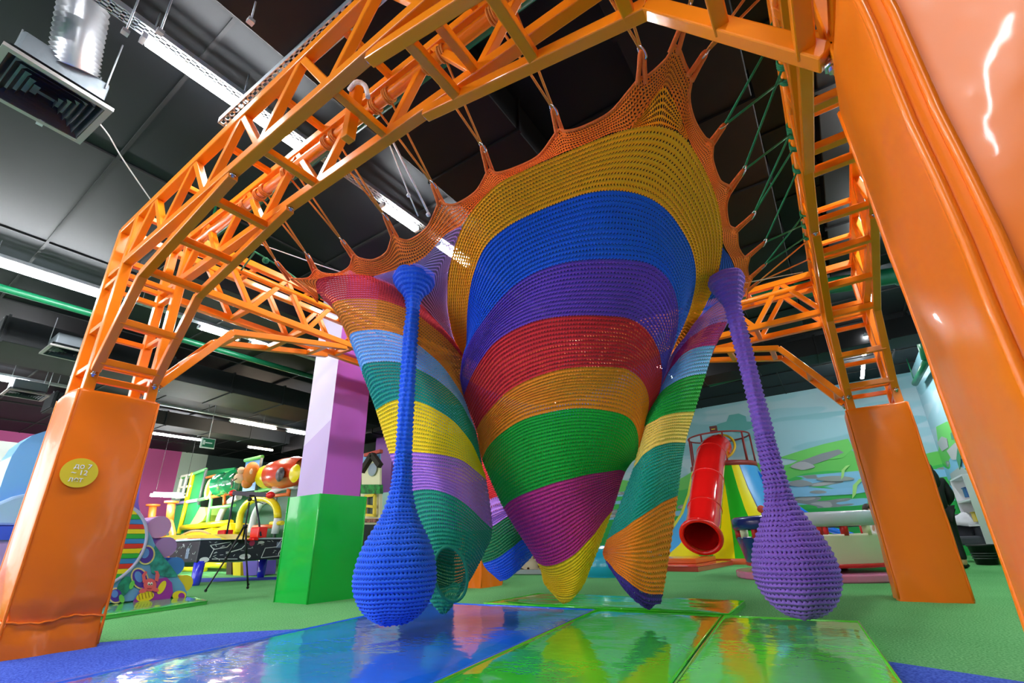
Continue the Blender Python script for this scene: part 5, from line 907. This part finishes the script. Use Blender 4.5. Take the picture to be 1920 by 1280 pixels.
pb_ = Z(1796, 1066, 0); BLC = mat('black coat', (18, 18, 20), rough=.7)
person((pb_.x, pb_.y, 0), math.radians(200), 1.66, 'person in black clothes with a dark shoulder bag, standing behind the right pad', BLC, BLC, mat('hair black', (24, 20, 20), rough=.5), bag=True, long_hair=True)
person((2.50, 5.45, .25), math.radians(70), 1.16, 'child with short dark hair in a white shirt sitting in the carousel', mat('shirt white', (234, 230, 226), rough=.7), mat('jeans', (60, 74, 110), rough=.8), mat('hair brown', (52, 38, 30), rough=.5), seated=True)
# ================================================================== RIGHT CORNER FURNITURE
t = thing('armchair', 'dark grey tub armchair with wooden legs near the mural corner', 'armchair', (3.95, 9.0, 0)); GYF = mat('grey fabric', (70, 74, 82), rough=.9)
ac = Z(1836, 1046, 0); ac = Vector((3.98, 9.15, 0)); b = MB(); b.box((ac.x, ac.y, .38), (.62, .6, .16), GYF); under(t, b.build('seat', bevel=.04)); b = MB(); b.box((ac.x, ac.y + .28, .62), (.66, .12, .52), GYF); under(t, b.build('backrest', bevel=.05))
for s in (-1, 1): b = MB(); b.box((ac.x + s * .3, ac.y, .5), (.1, .58, .3), GYF); o = b.build('arm', bevel=.04); under(t, o)
for sx in (-1, 1):
    for sy in (-1, 1): b = MB(); b.tube([(ac.x + sx * .2, ac.y + sy * .2, .32), (ac.x + sx * .27, ac.y + sy * .26, 0)], [.028, .016], mat('beech leg', (214, 170, 110), rough=.5), 8); o = b.build('leg'); o['label'] = 'pale wooden leg'; under(t, o)
t = thing('waste_bin', 'black ribbed plastic bin on the turf at right', 'bin', (4.05, 8.05, 0)); b = MB(); b.lathe((4.05, 8.05, 0), [(.001, .01), (.15, .01), (.19, .30), (.21, .30), (.21, .33), (.185, .33), (.14, .03), (.001, .03)], mat('bin black', (22, 24, 26), rough=.4), 20); under(t, b.build('bucket'))
for z in (.1, .14, .18): b = MB(); b.lathe((4.05, 8.05, 0), [(.166 + z * .09, z), (.172 + z * .09, z + .008), (.166 + z * .09, z + .016)], mat('bin rib', (60, 62, 66), rough=.4), 20); o = b.build('rib'); under(t, o)
t = thing('shelf_unit', 'tall white shelf unit with a yellow foot against the right wall', 'shelf', (4.3, 8.6, 0)); WSH = mat('white shelf', (226, 228, 232), rough=.4)
for y in (8.25, 9.55): b = MB(); b.box((4.33, y, .86), (.34, .03, 1.36), WSH); b.box((4.33, y, .09), (.34, .03, .18), YE); o = b.build('side'); under(t, o)
for z in (.2, .65, 1.1, 1.54): b = MB(); b.box((4.33, 8.9, z), (.34, 1.3, .03), WSH); o = b.build('shelf'); under(t, o)
b = MB(); b.box((4.49, 8.9, .86), (.02, 1.3, 1.36), WSH); under(t, b.build('back'))
for i, (z, c_, lab) in enumerate(((1.16, (40, 90, 170), 'blue toy box on the upper shelf of the white unit'), (.71, (220, 190, 40), 'yellow toy box on the lower shelf of the white unit'))):
    t = thing('toy_box', lab, 'box', (4.3, 8.7, z)); b = MB(); b.box((4.3, 8.7, z + .08), (.22, .3, .16), mat('toy %d' % i, c_, rough=.4)); under(t, b.build('body', bevel=.01)); b = MB(); b.box((4.3, 8.7, z + .17), (.24, .32, .02), mat('toy lid %d' % i, tuple(int(v * .8) for v in c_), rough=.4)); under(t, b.build('lid'))
t = thing('coat_pile', 'pale jacket thrown over the grey armchair', 'jacket', (3.98, 9.1, .8)); b = MB(); n = 10
for j in range(n + 1):
    for i in range(n + 1): u, v = i / n - .5, j / n - .5; b.v.append(Vector((ac.x + .15 + u * .5, ac.y + .22 + v * .35, .90 - .45 * v * v * 2 - .12 * abs(u) + .03 * math.sin(9 * u + 4 * v))))
for j in range(n):
    for i in range(n): b.face((j * (n + 1) + i, j * (n + 1) + i + 1, (j + 1) * (n + 1) + i + 1, (j + 1) * (n + 1) + i), mat('jacket grey', (206, 212, 218), rough=.8), None, True)
o = b.build('cloth', recalc=False); so = o.modifiers.new('s', 'SOLIDIFY'); so.thickness = .03; under(t, o)
# things glimpsed below the net
t = thing('gear_toy', 'wooden play panel with cogs seen below the net', 'play panel', (-3.2, 5.3, 0)); b = MB(); p, q = Y(945, 1088, 5.0), Y(1030, 1089, 5.0); b.box(((p.x + q.x) / 2, 5.0, .32), (q.x - p.x + .6, .08, .6), mat('wood panel', (150, 96, 50), rough=.6)); b.box(((p.x + q.x) / 2, 4.9, .05), (q.x - p.x + .6, .25, .08), mat('grey plinth', (150, 158, 160), rough=.5)); under(t, b.build('board'))
for px, py, r_ in ((992, 1066, .22), (978, 1078, .14)): b = MB(); c = Y(px, py, 4.93); b.lathe(c, [(.03, -.03), (r_, -.03), (r_, .02)], mat('cog cream', (190, 176, 146), rough=.5), 24, 'y'); [b.box((c.x + (r_ + .02) * math.cos(u), 4.93, c.z + (r_ + .02) * math.sin(u)), (.035, .04, .035), mat('cog cream', (190, 176, 146))) for u in [2 * math.pi * i / 16 for i in range(16)]]; o = b.build('cog'); under(t, o)
t = thing('soft_cushion', 'turquoise soft cushion seen between the yellow and orange net legs', 'cushion', (-1.6, 4.7, 0)); c = Z(1128, 1083, 0); b = MB(); b.lathe((c.x, c.y + .5, 0), [(.001, .52), (.3, .5), (.48, .38), (.55, .2), (.53, .05), (.5, .03), (.5, 0)], mat('turquoise vinyl', (30, 170, 206), rough=.25, coat=.3, bump=.3, bscale=5), 26); under(t, b.build('cover'))
